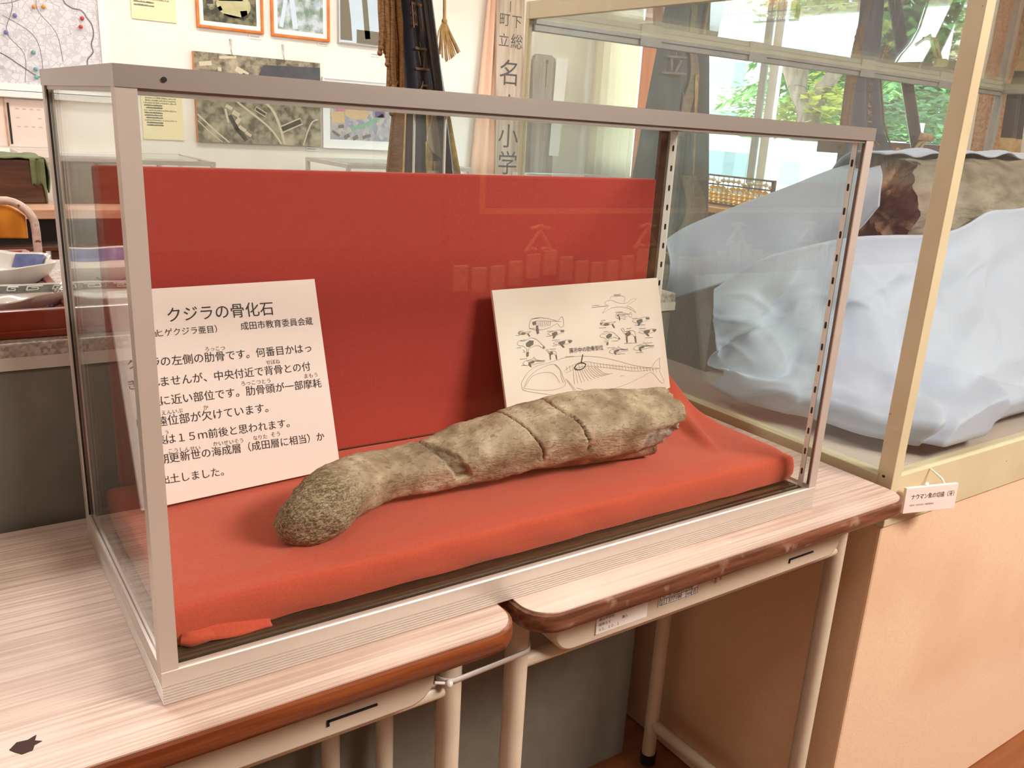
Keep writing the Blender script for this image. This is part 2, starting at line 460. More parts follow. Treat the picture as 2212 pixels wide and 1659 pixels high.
# ---------------------------------------------------------------- the room
XL, XR, YF, YB, ZF, ZC = -3.2, 4.35, -6.5, 5.0, -UP, 2.12
S('floor', MB().box(XL - .1, XR + .1, YF - .1, YB + .1, ZF - .08, ZF), 'floor_wood')
S('ceiling', MB().box(XL - .1, XR + .1, YF - .1, YB + .1, ZC, ZC + .08), 'ceiling_white')
S('wall_back', MB().box(XL - .1, XR + .1, YB, YB + .1, ZF, ZC), 'wall_paint')
S('wall_left', MB().box(XL - .1, XL, YF, YB, ZF, ZC), 'wall_paint')
S('wall_front', MB().box(XL - .1, XR + .1, YF - .1, YF, ZF, ZC), 'wall_paint')
WY0, WY1, WZ0, WZ1 = 2.0, 4.78, 0.06, 1.75
S('wall_right', MB().box(XR, XR + .12, YF, WY0, ZF, ZC).box(XR, XR + .12, WY1, YB, ZF, ZC).box(XR, XR + .12, WY0, WY1, ZF, WZ0)
  .box(XR, XR + .12, WY0, WY1, WZ1, ZC), 'wall_paint')
# window: aluminium sashes with a meeting stile pair, panes
wf = MB()
fx0, fx1 = XR + .03, XR + .075
for y in (WY0, WY1 - .05): wf.box(fx0, fx1, y, y + .05, WZ0, WZ1)
for z in (WZ0, WZ1 - .05): wf.box(fx0, fx1, WY0 + .05, WY1 - .05, z, z + .05)
w1 = S('window_1', wf, 'white_metal', bevel=0.004)
def wpart(n, mb, m): 
    return mb.build(n, m, parent=w1)
wpart('meeting_stile', MB().box(fx0 - .012, fx0 + .018, 3.345, 3.385, WZ0 + .05, WZ1 - .05), 'pale_grey_metal')
wpart('meeting_stile', MB().box(fx0 + .02, fx1 + .01, 3.265, 3.335, WZ0 + .05, WZ1 - .05), 'white_metal')
wpart('pane', MB().box(fx0 + .012, fx0 + .017, WY0 + .05, 3.27, WZ0 + .05, WZ1 - .05), 'window_glass')
wpart('pane', MB().box(fx0 + .03, fx0 + .035, 3.33, WY1 - .05, WZ0 + .05, WZ1 - .05), 'window_glass')
S('trim_1', MB().box(XR - .07, XR - .001, WY0 - .02, 2.80, 0.385, 0.462), 'sill_brown', bevel=0.004)

# curtains at the end of the window
def curtain(name, y0, y1, x, amp, waves, m, label, z0, z1=1.9):
    mb = MB().grid(lambda u, v: (x + amp * sin(2 * pi * waves * u) + amp * .3 * sin(5 * u + 3 * v), lerp(y1, y0, u), lerp(z1, z0, v)), 90, 12)
    return tag(mb.build(name, m, smooth=80, solid=0.003), label, 'curtain')
curtain('curtain', 4.40, 4.93, XR - .10, .022, 6, 'curtain_cream', 'cream curtain glowing with daylight, gathered at the corner end of the window', 0.10)
curtain('curtain', 4.20, 4.385, XR - .10, .018, 2.5, 'curtain_peach', 'narrow peach curtain hanging between the cream curtain and the glare-greyed navy banner', 0.10)

# ---------------------------------------------------------------- outdoors, beyond the window
S('ground', MB().box(4.6, 60, -20, 60, -1.1, -1.0), 'concrete')
S('lawn', MB().box(4.7, 9.6, .2, 5.3, -1.0, -.97), 'lawn_grass')
b = thing('school_building', (17.5, 16.5, -1.0), 'white two-storey building with wide windows across the yard outside', 'building')
MB().box(16, 19, 11.5, 21.5, -1, 3.6).build('wall', 'render_white', parent=b)
for k in range(3):
    f = MB().box(15.93, 15.99, 14.05 + k * .62, 14.60 + k * .62, 1.50, 2.15).build('window', 'white_metal', parent=b)
    MB().box(15.91, 15.925, 14.09 + k * .62, 14.56 + k * .62, 1.55, 2.10).build('pane', 'window_grey', parent=f)
MB().box(15.2, 16, 13.2, 16.4, 1.28, 1.42).build('balcony', 'render_white', parent=b)
MB().box(15.94, 15.995, 14.2, 15.2, 0.85, 1.02).build('sign_strip', 'window_grey', parent=b)

v = thing('parked_van', (6.9, 5.8, -1.0), 'white vehicle parked outside the window, seen above the abacus', 'vehicle')
MB().prism(rrect(4.1, 7.5, -0.84, 0.445, .10), 6.2, 7.6, axis='x').build('body', 'van_white', parent=v)
MB().box(6.185, 6.2, 5.02, 5.64, 0.096, 0.306).build('window', 'window_grey', parent=v)
MB().box(6.185, 6.2, 4.43, 4.63, 0.072, 0.267).build('panel', 'pale_blue_panel', parent=v)
MB().box(6.185, 6.2, 4.795, 4.86, 0.08, 0.33).build('door_recess', 'pale_blue_panel', parent=v)
MB().tube([(6.19, 4.82, .12), (6.16, 4.82, .14), (6.16, 4.82, .28), (6.19, 4.82, .30)], .011).build('handle', 'white_metal', parent=v, smooth=50)
for y in (4.75, 6.85):
    MB().tube([(6.18, y, -.72), (6.4, y, -.72)], .28, 24).build('wheel', 'black_rubber', parent=v, smooth=50)

def leaves(mb, c, r, n, size, flat=1.0, seed=0, droop=0.0):
    rnd = random.Random(seed)
    for k in range(n):
        d = Vector((rnd.gauss(0, 1), rnd.gauss(0, 1), rnd.gauss(0, 1))).normalized() * (rnd.random() ** .4)
        p = Vector(c) + Vector((d.x * r[0], d.y * r[1], d.z * r[2]))
        a = rnd.random() * 2 * pi
        u = Vector((cos(a), sin(a), rnd.uniform(-.4, .4) - droop)) * size * rnd.uniform(.6, 1.4)
        w = Vector((-sin(a), cos(a), rnd.uniform(-.4, .4))) * size * .4
        mb.add([p, p + u * .5 + w, p + u, p + u * .5 - w], [(0, 1, 2, 3)])
t = thing('pruned_tree', (8.3, 6.0, -1.0), 'pruned tree with a forked gnarled trunk outside the window', 'tree')
tb = MB()
tb.tube([(8.3, 6.05, -1), (8.3, 6.05, .3), (8.28, 6.06, .75)], [.17, .15, .13], 12)
for bl in ([(8.28, 6.06, .7), (8.2, 6.22, 1.0), (8.1, 6.35, 1.3), (8.1, 6.5, 1.6)], [(8.28, 6.06, .7), (8.3, 5.95, 1.0), (8.3, 5.75, 1.25), (8.3, 5.5, 1.5)], [(8.2, 6.22, 1.0), (8.3, 6.3, 1.35), (8.2, 6.2, 1.8)]):
    tb.tube(bl, [.11, .09, .07, .04][:len(bl)], 10)
tb.build('trunk', 'bark', parent=t, smooth=60)
fo = MB()
for i, (c, r) in enumerate((((8.3, 6.5, 1.6), (.5, .5, .3)), ((8.3, 5.7, 1.55), (.4, .4, .3)), ((8.3, 6.2, 2.0), (.8, .9, .5)), ((8.2, 6.4, .75), (.2, .22, .2)), ((8.2, 5.85, .85), (.25, .2, .2)))):
    leaves(fo, c, r, 260 if i < 3 else 90, .13, seed=i)
fo.build('foliage', 'leaf_yellow', parent=t, normals=False)
t = thing('conifer', (11.4, 7.3, -1.0), 'large green conifer with drooping layered branches filling the window', 'tree')
MB().tube([(11.4, 7.3, -1), (11.4, 7.3, 5)], [.22, .06], 12).build('trunk', 'bark', parent=t, smooth=60)
fo = MB(); rnd = random.Random(5)
for k in range(230):
    z = rnd.uniform(.15, 4.6); L_ = (5.2 - z) * .56 * rnd.uniform(.65, 1.1); a = rnd.uniform(0, 2 * pi)
    for q in range(28):
        f = (q + rnd.random()) / 28
        c = Vector((11.4 + cos(a) * L_ * f, 7.3 + sin(a) * L_ * f, z - .28 * L_ * f * f + .1 * f))
        for e in range(5):
            b_ = a + rnd.uniform(-1.2, 1.2)
            u = Vector((cos(b_), sin(b_), -rnd.uniform(.2, .9))) * .20 * rnd.uniform(.6, 1.3)
            w = Vector((-sin(b_), cos(b_), 0)) * .03
            fo.add([c, c + u * .5 + w, c + u, c + u * .5 - w], [(0, 1, 2, 3)])
leaves(fo, (11.6, 7.4, 1.9), (1.5, 2.1, 1.9), 6500, .17, seed=21, droop=.4)
fo.build('foliage', 'leaf_green', parent=t, normals=False)
def shrub(name, c, r, n, size, m, label, seed):
    mb = MB(); leaves(mb, c, r, n, size, seed=seed)
    return tag(mb.build(name, m, normals=False), label, 'shrub')
shrub('shrub', (8.9, 5.0, 0.1), (.5, 1.9, 1.0), 6500, .10, 'leaf_deep', 'dark green hedge under the conifer outside the window', 11)
shrub('shrub', (9.0, 6.5, 0.85), (.25, .3, .5), 420, .10, 'leaf_yellow', 'yellow-green bush between the pruned trunk and the conifer', 12)
shrub('shrub', (11.0, 9.4, 0.85), (.5, .55, .5), 500, .12, 'leaf_green', 'small round tree in front of the white building', 13)
shrub('shrub', (8.2, 4.6, -0.1), (.3, .9, .4), 700, .10, 'dry_grass', 'dry pale grass along the foot of the hedge', 14)
tag(MB().box(7.95, 8.0, 4.46, 4.53, -1.0, .68).build('signpost', 'pale_blue_panel'), 'pale post standing in the dry grass outside the window', 'post')
be = thing('garden_bench', (8.0, 4.95, -1.0), 'pale teal bench outside beside the pale post', 'bench')
MB().box(7.9, 8.2, 4.75, 5.2, .45, .50).build('seat', 'pale_blue_panel', parent=be)
for y in (4.8, 5.12): MB().box(7.95, 8.15, y, y + .05, -1.0, .45).build('leg', 'white_metal', parent=be)
# ---------------------------------------------------------------- the two school desks
def school_desk(xc, wood, label):
    x0, x1, y0, y1 = xc - .300, xc + .300, -.044, .368
    d = thing('school_desk', (xc, .16, -UP), label, 'desk', 'school desks under the fossil case')
    # edge band: a slab whose rim is rounded, under the thin laminate
    eb = MB(); ring = []
    prof = [(-.005, -.0012), (-.001, -.0025), (0, -.006), (0, -.015), (-.002, -.020), (-.008, -.022)]
    n = 0
    for dx, z in prof:
        r = rrect(x0 - dx * 0 - 0 + (-dx), x1 + dx, y0 - dx, y1 + dx, .034 + dx, 9); n = len(r)
        ring += [(x, y, z) for x, y in r]
    fs = [tuple(range(n))[::-1], tuple(range((len(prof) - 1) * n, len(prof) * n))]
    for i in range(len(prof) - 1):
        fs += [(i * n + j, i * n + (j + 1) % n, (i + 1) * n + (j + 1) % n, (i + 1) * n + j) for j in range(n)]
    eb.add(ring, fs)
    tag(eb.build('edge_band', wood, parent=d, smooth=50), 'brown wooden rim of the desk top')
    MB().prism(rrect(x0 + .0045, x1 - .0045, y0 + .0045, y1 - .0045, .030, 9), -.0016, 0.0).build('tabletop', 'laminate', parent=d)
    # steel book tray
    tr = MB()
    pts = [(xc - .236, -.0225)]
    for k in range(8): a = pi + (pi / 2) * k / 7; pts.append((xc - .236 + .026 + .026 * cos(a), -.088 + .026 + .026 * sin(a)))
    for k in range(8): a = 1.5 * pi + (pi / 2) * k / 7; pts.append((xc + .236 - .026 + .026 * cos(a), -.088 + .026 + .026 * sin(a)))
    pts.append((xc + .236, -.0225))
    tr.prism(pts, .008, .325, axis='y')
    tray = tr.build('book_tray', 'beige_steel', parent=d, smooth=40, bevel=.003)
    sx = xc + .157 
    rc = MB()
    rc.box(sx - .026, sx + .020, .0066, .0079, -.071, -.069)
    rc.box(sx - .027, sx - .025, .0066, .0079, -.075, -.069)
    tag(rc.build('hook_slot', 'dark_slot', parent=tray), 'dark slot pressed into the steel front')
    # frame
    for x in (xc - .265, xc + .265):
        for y in (.032, .335):
            MB().tube([(x, y, -UP), (x, y, -.0225)], .0122, 18).build('leg', 'beige_steel', parent=d, smooth=50)
        MB().tube([(x, .032, -.585), (x, .335, -.585)], .010, 14).build('stretcher', 'beige_steel', parent=d, smooth=50)
        MB().tube([(x, .032, -.040), (x, .335, -.040)], .009, 14).build('top_rail', 'beige_steel', parent=d, smooth=50)
        for y in (.032, .335):
            MB().tube([(x, y, -UP - .0005), (x, y, -UP + .02)], .0145, 18).build('foot_cap', 'black_rubber', parent=d, smooth=50)
    MB().tube([(xc - .265, .032, -.098), (xc + .265, .032, -.098)], .0085, 14).build('crossbar', 'beige_steel', parent=d, smooth=50)
    MB().tube([(xc - .265, .335, -.098), (xc + .265, .335, -.098)], .0085, 14).build('crossbar', 'beige_steel', parent=d, smooth=50)
    return d, tray
desk_a, tray_a = school_desk(0.000, 'edge_wood', 'school desk with a glossy orange-brown edge and a torn hole in its pink-grained top')
desk_b, tray_b = school_desk(0.609, 'edge_wood_worn', 'school desk with a scuffed dull brown edge, standing against the cream cabinet')
hole = [(-.012, -.002), (-.006, .004), (.002, .003), (.009, .006), (.007, .000), (.012, -.003), (.006, -.005), (.004, -.010), (-.004, -.011), (-.009, -.006)]
MB().prism([(-.089 + x * .82, .006 + y) for x, y in hole], -.0012, .0004).build('bolt_hole', 'torn_hole', parent=desk_a)
# stickers on the second tray
def sticker(name, x0, x1, z0, z1, lines, label, big=None):
    st = MB().box(x0, x1, .0066, .0079, z0, z1).build(name, 'white_paper', parent=tray_b)
    tag(st, label)
    mb = MB()
    for body, x, z, size in lines:
        write(mb, body, lambda a, b, x=x, z=z: (x + a, .0063, z + b), size=size)
    if big:
        for (a, b, c, e) in big:
            mb.box(a, c, .0062, .0065, b, e)
    mb.build('lettering', 'ink', parent=st)
sticker('inventory_sticker', .427, .499, -.0785, -.050, [('物品番号', .430, -.0570, .0042), ('新山中学校', .430, -.0630, .0042), ('昭和５５', .430, -.0690, .0042), ('５５．１２．１', .430, -.0752, .0042), ('購入', .462, -.0690, .0042)], 'white paper purchase sticker')
x0, x1, z0, z1 = .516, .577, -.0715, -.046
fr = [(x0 + .001, z0 + .001, x1 - .001, z0 + .0014), (x0 + .001, z1 - .0014, x1 - .001, z1 - .001), (x0 + .001, z0 + .001, x0 + .0014, z1 - .001), (x1 - .0014, z0 + .001, x1 - .001, z1 - .001),
      (x0 + .001, z0 + .0085, x1 - .001, z0 + .0089), (x0 + .011, z0 + .001, x0 + .0114, z0 + .0085), (x0 + .020, z0 + .0152, x1 - .001, z0 + .0156), (x0 + .041, z0 + .001, x0 + .0414, z0 + .0152), (x0 + .050, z0 + .001, x0 + .0504, z0 + .0152)]
sticker('serial_sticker', x0, x1, z0, z1, [('377180', x0 + .0135, z0 + .0026, .0072), ('許可', x0 + .0022, z0 + .0050, .0034), ('番号', x0 + .0022, z0 + .0018, .0034), ('普通教室用', x0 + .0205, z0 + .0105, .0036), ('検査', x0 + .0428, z0 + .0032, .0036), ('合', x0 + .0516, z0 + .0026, .0068), ('規格', x0 + .0428, z0 + .0105, .0036), ('５号', x0 + .003, z0 + .0105, .0075)], 'white serial number sticker', fr)
# lump of old tape on the tray
lump = MB()
for k, (a, b) in enumerate(((.597, -.051), (.604, -.055), (.612, -.053), (.619, -.050))):
    lump.tube([(a, .0068, -.046), (a + .001, .0050, b), (a + .003, .0066, b - .010)], [.0022, .003, .0015], 8)
lump.build('tape_remnant', 'beige_steel', parent=tray_b, smooth=60)

# cable tie round the two neighbouring legs
ct = thing('cable_tie', (.304, .032, -.09), 'white plastic cable tie binding the legs of the two desks together', 'cable tie')
la, lb = (.265, .032), (.344, .032)
loop = []
R = .0132
for k in range(9): a = pi / 2 + pi * k / 8; loop.append((la[0] + R * cos(a), la[1] + R * sin(a)))
for k in range(9): a = -pi / 2 + pi * k / 8; loop.append((lb[0] + R * cos(a), lb[1] + R * sin(a)))
loop.append(loop[0])
mb = MB(); vs = []
for x, y in loop:
    z = -.0835 + (x - .265) * .05
    nx = x; 
    vs += [(x, y, z - .0029), (x, y, z + .0029)]
mb.add(vs, [(2 * i, 2 * i + 2, 2 * i + 3, 2 * i + 1) for i in range(len(loop) - 1)])
mb.build('strap', 'white_plastic', parent=ct, smooth=60, solid=.0016)
mb = MB().ball((.256, .0175, -.0835), .0042, 8); mb.tube([(.256, .018, -.0835), (.243, .022, -.0805)], .0016, 8)
mb.build('head', 'white_plastic', parent=ct, smooth=60)

# ---------------------------------------------------------------- the fossil case
W, D, HP, H1, H2 = .757, .317, .0290, .4366, .4497
case = thing('glass_case', (W / 2, D / 2, 0), 'long tabletop glass case with an aluminium frame standing across the two school desks', 'display case')
# plinth: four fluted rails
pm = MB()
flute = [(0, .0)]
z = .0008
prof = [(0.0012, 0.0)]
for k in range(6):
    zz = .0010 + k * .0024
    prof += [(0.0, zz), (0.0, zz + .0014), (.0011, zz + .0017), (.0011, zz + .0021)]
prof += [(0.0, .0158), (0.0, HP - .001), (.0008, HP), (.0030, HP), (.0034, HP - .003), (.011, HP - .003), (.011, 0.0)]
def rail(p0, p1, inward):
    """extrude the fluted profile from p0 to p1; inward = unit vector pointing into the case"""
    n = len(prof)
    d = (Vector(p1) - Vector(p0)).normalized()
    vs = []
    for p, sgn in ((p0, 1), (p1, -1)):
        for o, z in prof:
            q = Vector((p[0], p[1], z)) + Vector((*inward, 0)) * o + Vector((d.x, d.y, 0)) * o * sgn
            vs.append(q)
    pm.add(vs, [tuple(range(n)), tuple(range(n, 2 * n))[::-1]] + [(i, n + i, n + (i + 1) % n, (i + 1) % n) for i in range(n)])
rail((0, 0), (W, 0), (0, 1)); rail((W, 0), (W, D), (-1, 0)); rail((W, D), (0, D), (0, -1)); rail((0, D), (0, 0), (1, 0))
pm.build('plinth_frame', 'aluminium', parent=case)
MB().box(.011, W - .011, .011, D - .011, .012, .0252).build('case_floor', 'case_floor', parent=case)
ch = MB()
ch.box(.013, W - .013, .0130, .0160, .0252, .0275); ch.box(.013, W - .013, .0195, .0215, .0252, .0268)
ch.build('glass_track', 'case_floor', parent=case)
# posts: angle profiles with a dark glazing channel
def post(x, y, sx, sy, name='post'):
    p = MB()
    a, t = .0125, .0014
    def bx(x0, x1, y0, y1): p.box(min(x + sx * x0, x + sx * x1), max(x + sx * x0, x + sx * x1), min(y + sy * y0, y + sy * y1), max(y + sy * y0, y + sy * y1), HP, H1)
    bx(0, a, 0, t); bx(0, t, t, a)
    o = p.build(name, 'aluminium', parent=case)
    g = MB()
    def gx(x0, x1, y0, y1): g.box(min(x + sx * x0, x + sx * x1), max(x + sx * x0, x + sx * x1), min(y + sy * y0, y + sy * y1), max(y + sy * y0, y + sy * y1), HP, H1)
    gx(t, .0034, t, a - .0010)
    g.build('glazing_strip', 'black_rubber' if x == 0 else 'glazing_grey', parent=o)
    return o
for x, y, sx, sy in ((0, 0, 1, 1), (W, 0, -1, 1), (0, D, 1, -1), (W, D, -1, -1)): post(x, y, sx, sy)
# slotted shelf standards inside the corners
def standard(x, y, sx, sy):
    p = MB()
    p.box(min(x, x + sx * .0012), max(x, x + sx * .0012), min(y, y + sy * .011), max(y, y + sy * .0068), HP - .008, H1 - .002)
    o = p.build('shelf_standard', 'white_plastic', parent=case)
    s_ = MB()
    xx = x + sx * .0012; yy = y + sy * .0034
    for k in range(15):
        zz = .045 + k * .0262
        s_.prism([(yy + cy, zz + cz) for cy, cz in rrect(-.0013, .0013, -.0040, .0040, .0012, 4)], min(xx, xx + sx * .0004), max(xx, xx + sx * .0004), axis='x')
    s_.build('slot', 'dark_slot', parent=o)
standard(W - .0068, .0140, -1, 1)
standard(.0068, D - .030, 1, 1)
st_ = MB().box(W - .0172, W - .0045, D - .0172, D - .0160, HP - .008, H1 - .002).build('shelf_standard', 'white_plastic', parent=case)
sl = MB()
for k in range(15):
    zz = .045 + k * .0262
    sl.prism([(W - .0108 + a, zz + b) for a, b in rrect(-.0016, .0016, -.0040, .0040, .0015, 4)], D - .0176, D - .0172, axis='y')
sl.build('slot', 'dark_slot', parent=st_)
MB().box(W - .0310, W - .0185, D - .0140, D - .0085, .0252, H1 - .003).build('door_stile', 'organ_wood', parent=case)
# lid: rim with a glass top and a lower glazing bead
ld = MB()
for (x0, x1, y0, y1) in ((-.0006, W + .0006, -.0006, .0016), (-.0006, W + .0006, D - .0016, D + .0006), (-.0006, .0016, .0016, D - .0016), (W - .0016, W + .0006, .0016, D - .0016)):
    ld.box(x0, x1, y0, y1, H1, H2)
for (x0, x1, y0, y1) in ((.0016, W - .0016, .0016, .010), (.0016, W - .0016, D - .010, D - .0016), (.0016, .010, .010, D - .010), (W - .010, W - .0016, .010, D - .010)):
    ld.box(x0, x1, y0, y1, H2 - .0022, H2 - .0002)
ld.build('lid_frame', 'aluminium_lid', parent=case)
bd = MB()
bd.box(.0126, W - .0126, .0018, .0105, H1 - .0030, H1 + .0015); bd.box(.0126, W - .0126, D - .0185, D - .0018, H1 - .0030, H1 + .0015)
bd.box(.0018, .0105, .0126, D - .0126, H1 - .0030, H1 + .0015); bd.box(W - .0105, W - .0018, .0126, D - .0126, H1 - .0030, H1 + .0015)
bd.build('lid_bead', 'aluminium_lid', parent=case)
rv = MB()
rv.tube([(.028, -.0002, H1 + .0060), (.028, -.0016, H1 + .0060)], .0016, 12)
rv.build('rivet', 'dark_slot', parent=case)
MB().box(.002, W - .002, .002, D - .002, H1 + .0062, H1 + .0094).build('top_glass', 'pane_glass', parent=case)
MB().box(.0128, W - .0128, .0036, .0066, HP - .004, H1 - .0032).build('front_glass', 'pane_glass', parent=case)
MB().box(.0036, .0066, .0128, D - .0128, HP - .004, H1 - .0032).build('end_glass', 'pane_glass', parent=case)
MB().box(W - .0066, W - .0036, .0128, D - .0128, HP - .004, H1 - .0032).build('end_glass', 'pane_glass', parent=case)
MB().box(.0128, .397, D - .0125, D - .0095, .0252, H1 - .0032).build('sliding_glass', 'pane_glass_old', parent=case)
MB().box(.361, W - .0128, D - .0070, D - .0040, .0252, H1 - .0032).build('sliding_glass', 'pane_glass_old', parent=case)
for x, y in ((.397, D - .0125), (.361, D - .0070)):
    MB().box(x - .0004, x + .0010, y - .0002, y + .0032, .0252, H1 - .0032).build('polished_edge', 'white_plastic', parent=case)

# ---------------------------------------------------------------- what lies in the fossil case
tag(MB().box(.030, .712, .2890, .2985, .060, .3715).build('backboard', 'red_board', bevel=.0025), 'upright red cloth-covered board at the back of the fossil case', 'board')
# red cloth over its slab
ND = [0, .25, .5, .75, .92, 1.0]
xs = [(.018, q) for q in (0, .12, .3, .55, .8)] + [(.0185, .93), (.0205, .985)] + [(lerp(.024, .744, i / 150), 1.0) for i in range(151)] + [(.7475, .985), (.7495, .93)] + [(.750, q) for q in (.8, .55, .3, .12, 0)]
ys = [(.0345, q) for q in (0, .12, .3, .55, .8)] + [(.0352, .93), (.0375, .985)] + [(lerp(.042, .286, i / 60), 1.0) for i in range(61)]
def cloth_z(x, y, q):
    top = .0615 + .0012 * noise.noise((x * 9, y * 9, 1.3))
    rx = sm(x, .60, .735); ry = sm(y, .10, .285)
    top += .050 * rx * ry * ry * (1 - .55 * sm(x, .735, .752))
    for k, (a, w, h) in enumerate(((-.02, .006, .0055), (.012, .007, .006), (.045, .006, .005), (.085, .008, .004))):
        d = (x - .735) + (a + .30) * (.285 - y) * 1.2 - a * .3
        top += h * exp(-(d / w) ** 2) * sm(y, .07, .16) * sm(x, .55, .64)
    # soft pulls running from the front corner and under the bone
    d = (x - .05) - (y - .03) * 1.6
    top += .0016 * exp(-(d / .006) ** 2) * sm(y, .05, .09) * (1 - sm(y, .10, .14))
    top -= .0022 * (1 - sm(y, .042, .066))
    base = .0268 + .0016 * noise.noise((x * 14, y * 14, 5.1))
    return base + (top - base) * q
cv = []
for y, qy in ys:
    for x, qx in xs:
        q = min(qx, qy)
        bulge = .0028 * sin(pi * min(q, 1)) if q < 1 else 0
        xx = x + (bulge if x > .7 and qx < 1 else (-bulge * .6 if x < .03 and qx < 1 else 0)) + (.0015 * noise.noise((y * 30, q * 3, 2)) if qx < 1 else 0)
        yy = y - (bulge * .7 if qy < 1 else 0) + (.0018 * noise.noise((x * 22, q * 3, 7)) if qy < 1 else 0)
        cv.append((xx, yy, cloth_z(x, y, q)))
w = len(xs)
cl = MB().add(cv, [(j * w + i, j * w + i + 1, (j + 1) * w + i + 1, (j + 1) * w + i) for j in range(len(ys) - 1) for i in range(w - 1)])
rc = cl.build('display_cloth', 'red_cloth', smooth=75, normals=False)
tag(rc, 'red cloth wrapped over a low slab on the floor of the fossil case', 'cloth')
fl = MB().grid(lambda u, v: (lerp(.030, .092, u), .0335 - .007 * v + .0006 * sin(9 * u), .0268 + .007 * (1 - u) * (1 - v) + .0018 * sin(4 * u + 2 * v) + .003 * (1 - v)), 20, 5)
fl.build('tucked_hem', 'red_cloth', parent=rc, smooth=80, solid=.002)
rl = MB().tube([(.0225, .0330, .0325), (.030, .0305, .0312), (.042, .0310, .0302), (.052, .0330, .0300)], [.005, .0065, .0048, .002], 12)
rl.build('tucked_hem', 'red_cloth', parent=rc, smooth=80)

# the whale rib
BONE = [[0.1267,0.104,0.0784,0.0127],[0.1405,0.097,0.0833,0.025],[0.1637,0.098,0.0879,0.028],[0.1895,0.114,0.0913,0.0255],[0.2286,0.13,0.0919,0.0218],[0.28,0.134,0.0926,0.021],[0.3303,0.13,0.0986,0.0257],[0.379,0.126,0.1057,0.028],[0.4329,0.121,0.1121,0.0302],[0.5124,0.114,0.1139,0.031],[0.566,0.1095,0.112,0.0285],[0.5985,0.107,0.114,0.0245]]
bm_ = MB(); NS, NR = 420, 96
cols = []
def crackline(px, wob, th): return px + wob * sin(2 * th + px * 40) + .0022 * noise.noise((cos(th) * 3, sin(th) * 3, px * 50))
LEN = [0]
for i in range(1, 200):
    a, b_ = Vector(poly_at(BONE, (i - 1) / 199)[:3]), Vector(poly_at(BONE, i / 199)[:3]); LEN.append(LEN[-1] + (b_ - a).length)
def bone_ring(t):
    return poly_at(BONE, t)
vs = []
for i in range(NS + 1):
    t = i / NS
    x, y, z, a = bone_ring(t)
    x2, y2, _, _ = bone_ring(min(1, t + .01)); x1, y1, _, _ = bone_ring(max(0, t - .01))
    tg = Vector((x2 - x1, y2 - y1, 0)).normalized()
    sd = Vector((tg.y, -tg.x, 0))          # towards the viewer
    bdep = a * lerp(1.05, 1.22, sm(t, .1, .5))
    for j in range(NR):
        th = 2 * pi * j / NR
        c, s_ = cos(th), sin(th)
        n_ = lerp(2.2, 3.1, sm(t, .15, .45))
        r = (abs(c) ** n_ + abs(s_) ** n_) ** (-1 / n_)
        u, v_ = r * c * bdep, r * s_ * a
        ro = lerp(.15, .36, sm(t, .1, .5))  # the broad upper face leans to the viewer
        u, v_ = u * cos(ro) + v_ * sin(ro), -u * sin(ro) + v_ * cos(ro)
        p = Vector((x, y, z)) + sd * u + Vector((0, 0, v_))
        nrm = (sd * u + Vector((0, 0, v_))).normalized()
        h = .0022 * noise.noise(p * 26) + .0012 * noise.noise(p * 70) + .0005 * noise.noise(p * 190)
        knob = 1 - sm(t, .16, .34)
        h += knob * (-.0007 * max(0, noise.noise(p * 330)) - .0006 * abs(noise.noise(p * 520)) - .0010 * max(0, noise.noise(p * 110) - .15))
        h -= (1 - knob) * .0006 * max(0, noise.noise(Vector((p.x * 90, p.y * 300, p.z * 300))) - .15)
        cr = 0.0
        xx = p.x
        up_ = sm(sin(th), -.35, .0) if cos(th) > 0 else sm(sin(th), -.1, .3)
        for (cx, slope, wd, dp) in ((.3955, .010, .00075, .0045), (.4485, .013, .0009, .0060)):
            cl_ = cx + slope * (cos(th)) - .012 * sin(th) + .0028 * noise.noise((th * 1.7, cx * 30, 0)) + .0012 * noise.noise((th * 6, cx * 30, 3))
            g = exp(-((xx - cl_) / wd) ** 2) * up_
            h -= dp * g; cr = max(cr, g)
        # chipped notch
        cl_ = .302 + .014 * cos(th) - .010 * sin(th)
        d = (xx - cl_ - .002 * noise.noise((th * 4, 1, 1))) / lerp(.0028, .0085, sm(cos(th), -.5, .8))
        g = (1 if abs(d) < .8 else max(0, 1 - (abs(d) - .8) / .25)) * sm(sin(th), -.22, .05) * (1 if cos(th) > -.7 else .4)
        h -= .0055 * g * (.8 + .4 * noise.noise(p * 160)); cr = max(cr, g * .62)
        # broken far end
        if t > .93:
            e = (t - .93) / .07
            lowfront = sm(cos(th), .2, .6) * (1 - sm(sin(th), .15, .5))
            h -= lowfront * .006 * sm(e, 0, .25) * (1 + .8 * noise.noise(p * 120))
            p = p + tg * (.006 * noise.noise((th * 1.5, 7, 7)) + .003 * noise.noise((th * 5, 7, 7))) * e
        # grey fresh fracture face low at the front of the far end
        fr_ = sm(xx, .535, .548) * sm(cos(th), .25, .5) * (1 - sm(sin(th), .25, .45))
        h -= .0028 * fr_ * (1 + .7 * noise.noise(p * 110))
        vs.append(p + nrm * h); cols.append((cr, fr_, knob))
fs = [(i * NR + j, i * NR + (j + 1) % NR, (i + 1) * NR + (j + 1) % NR, (i + 1) * NR + j) for i in range(NS) for j in range(NR)]
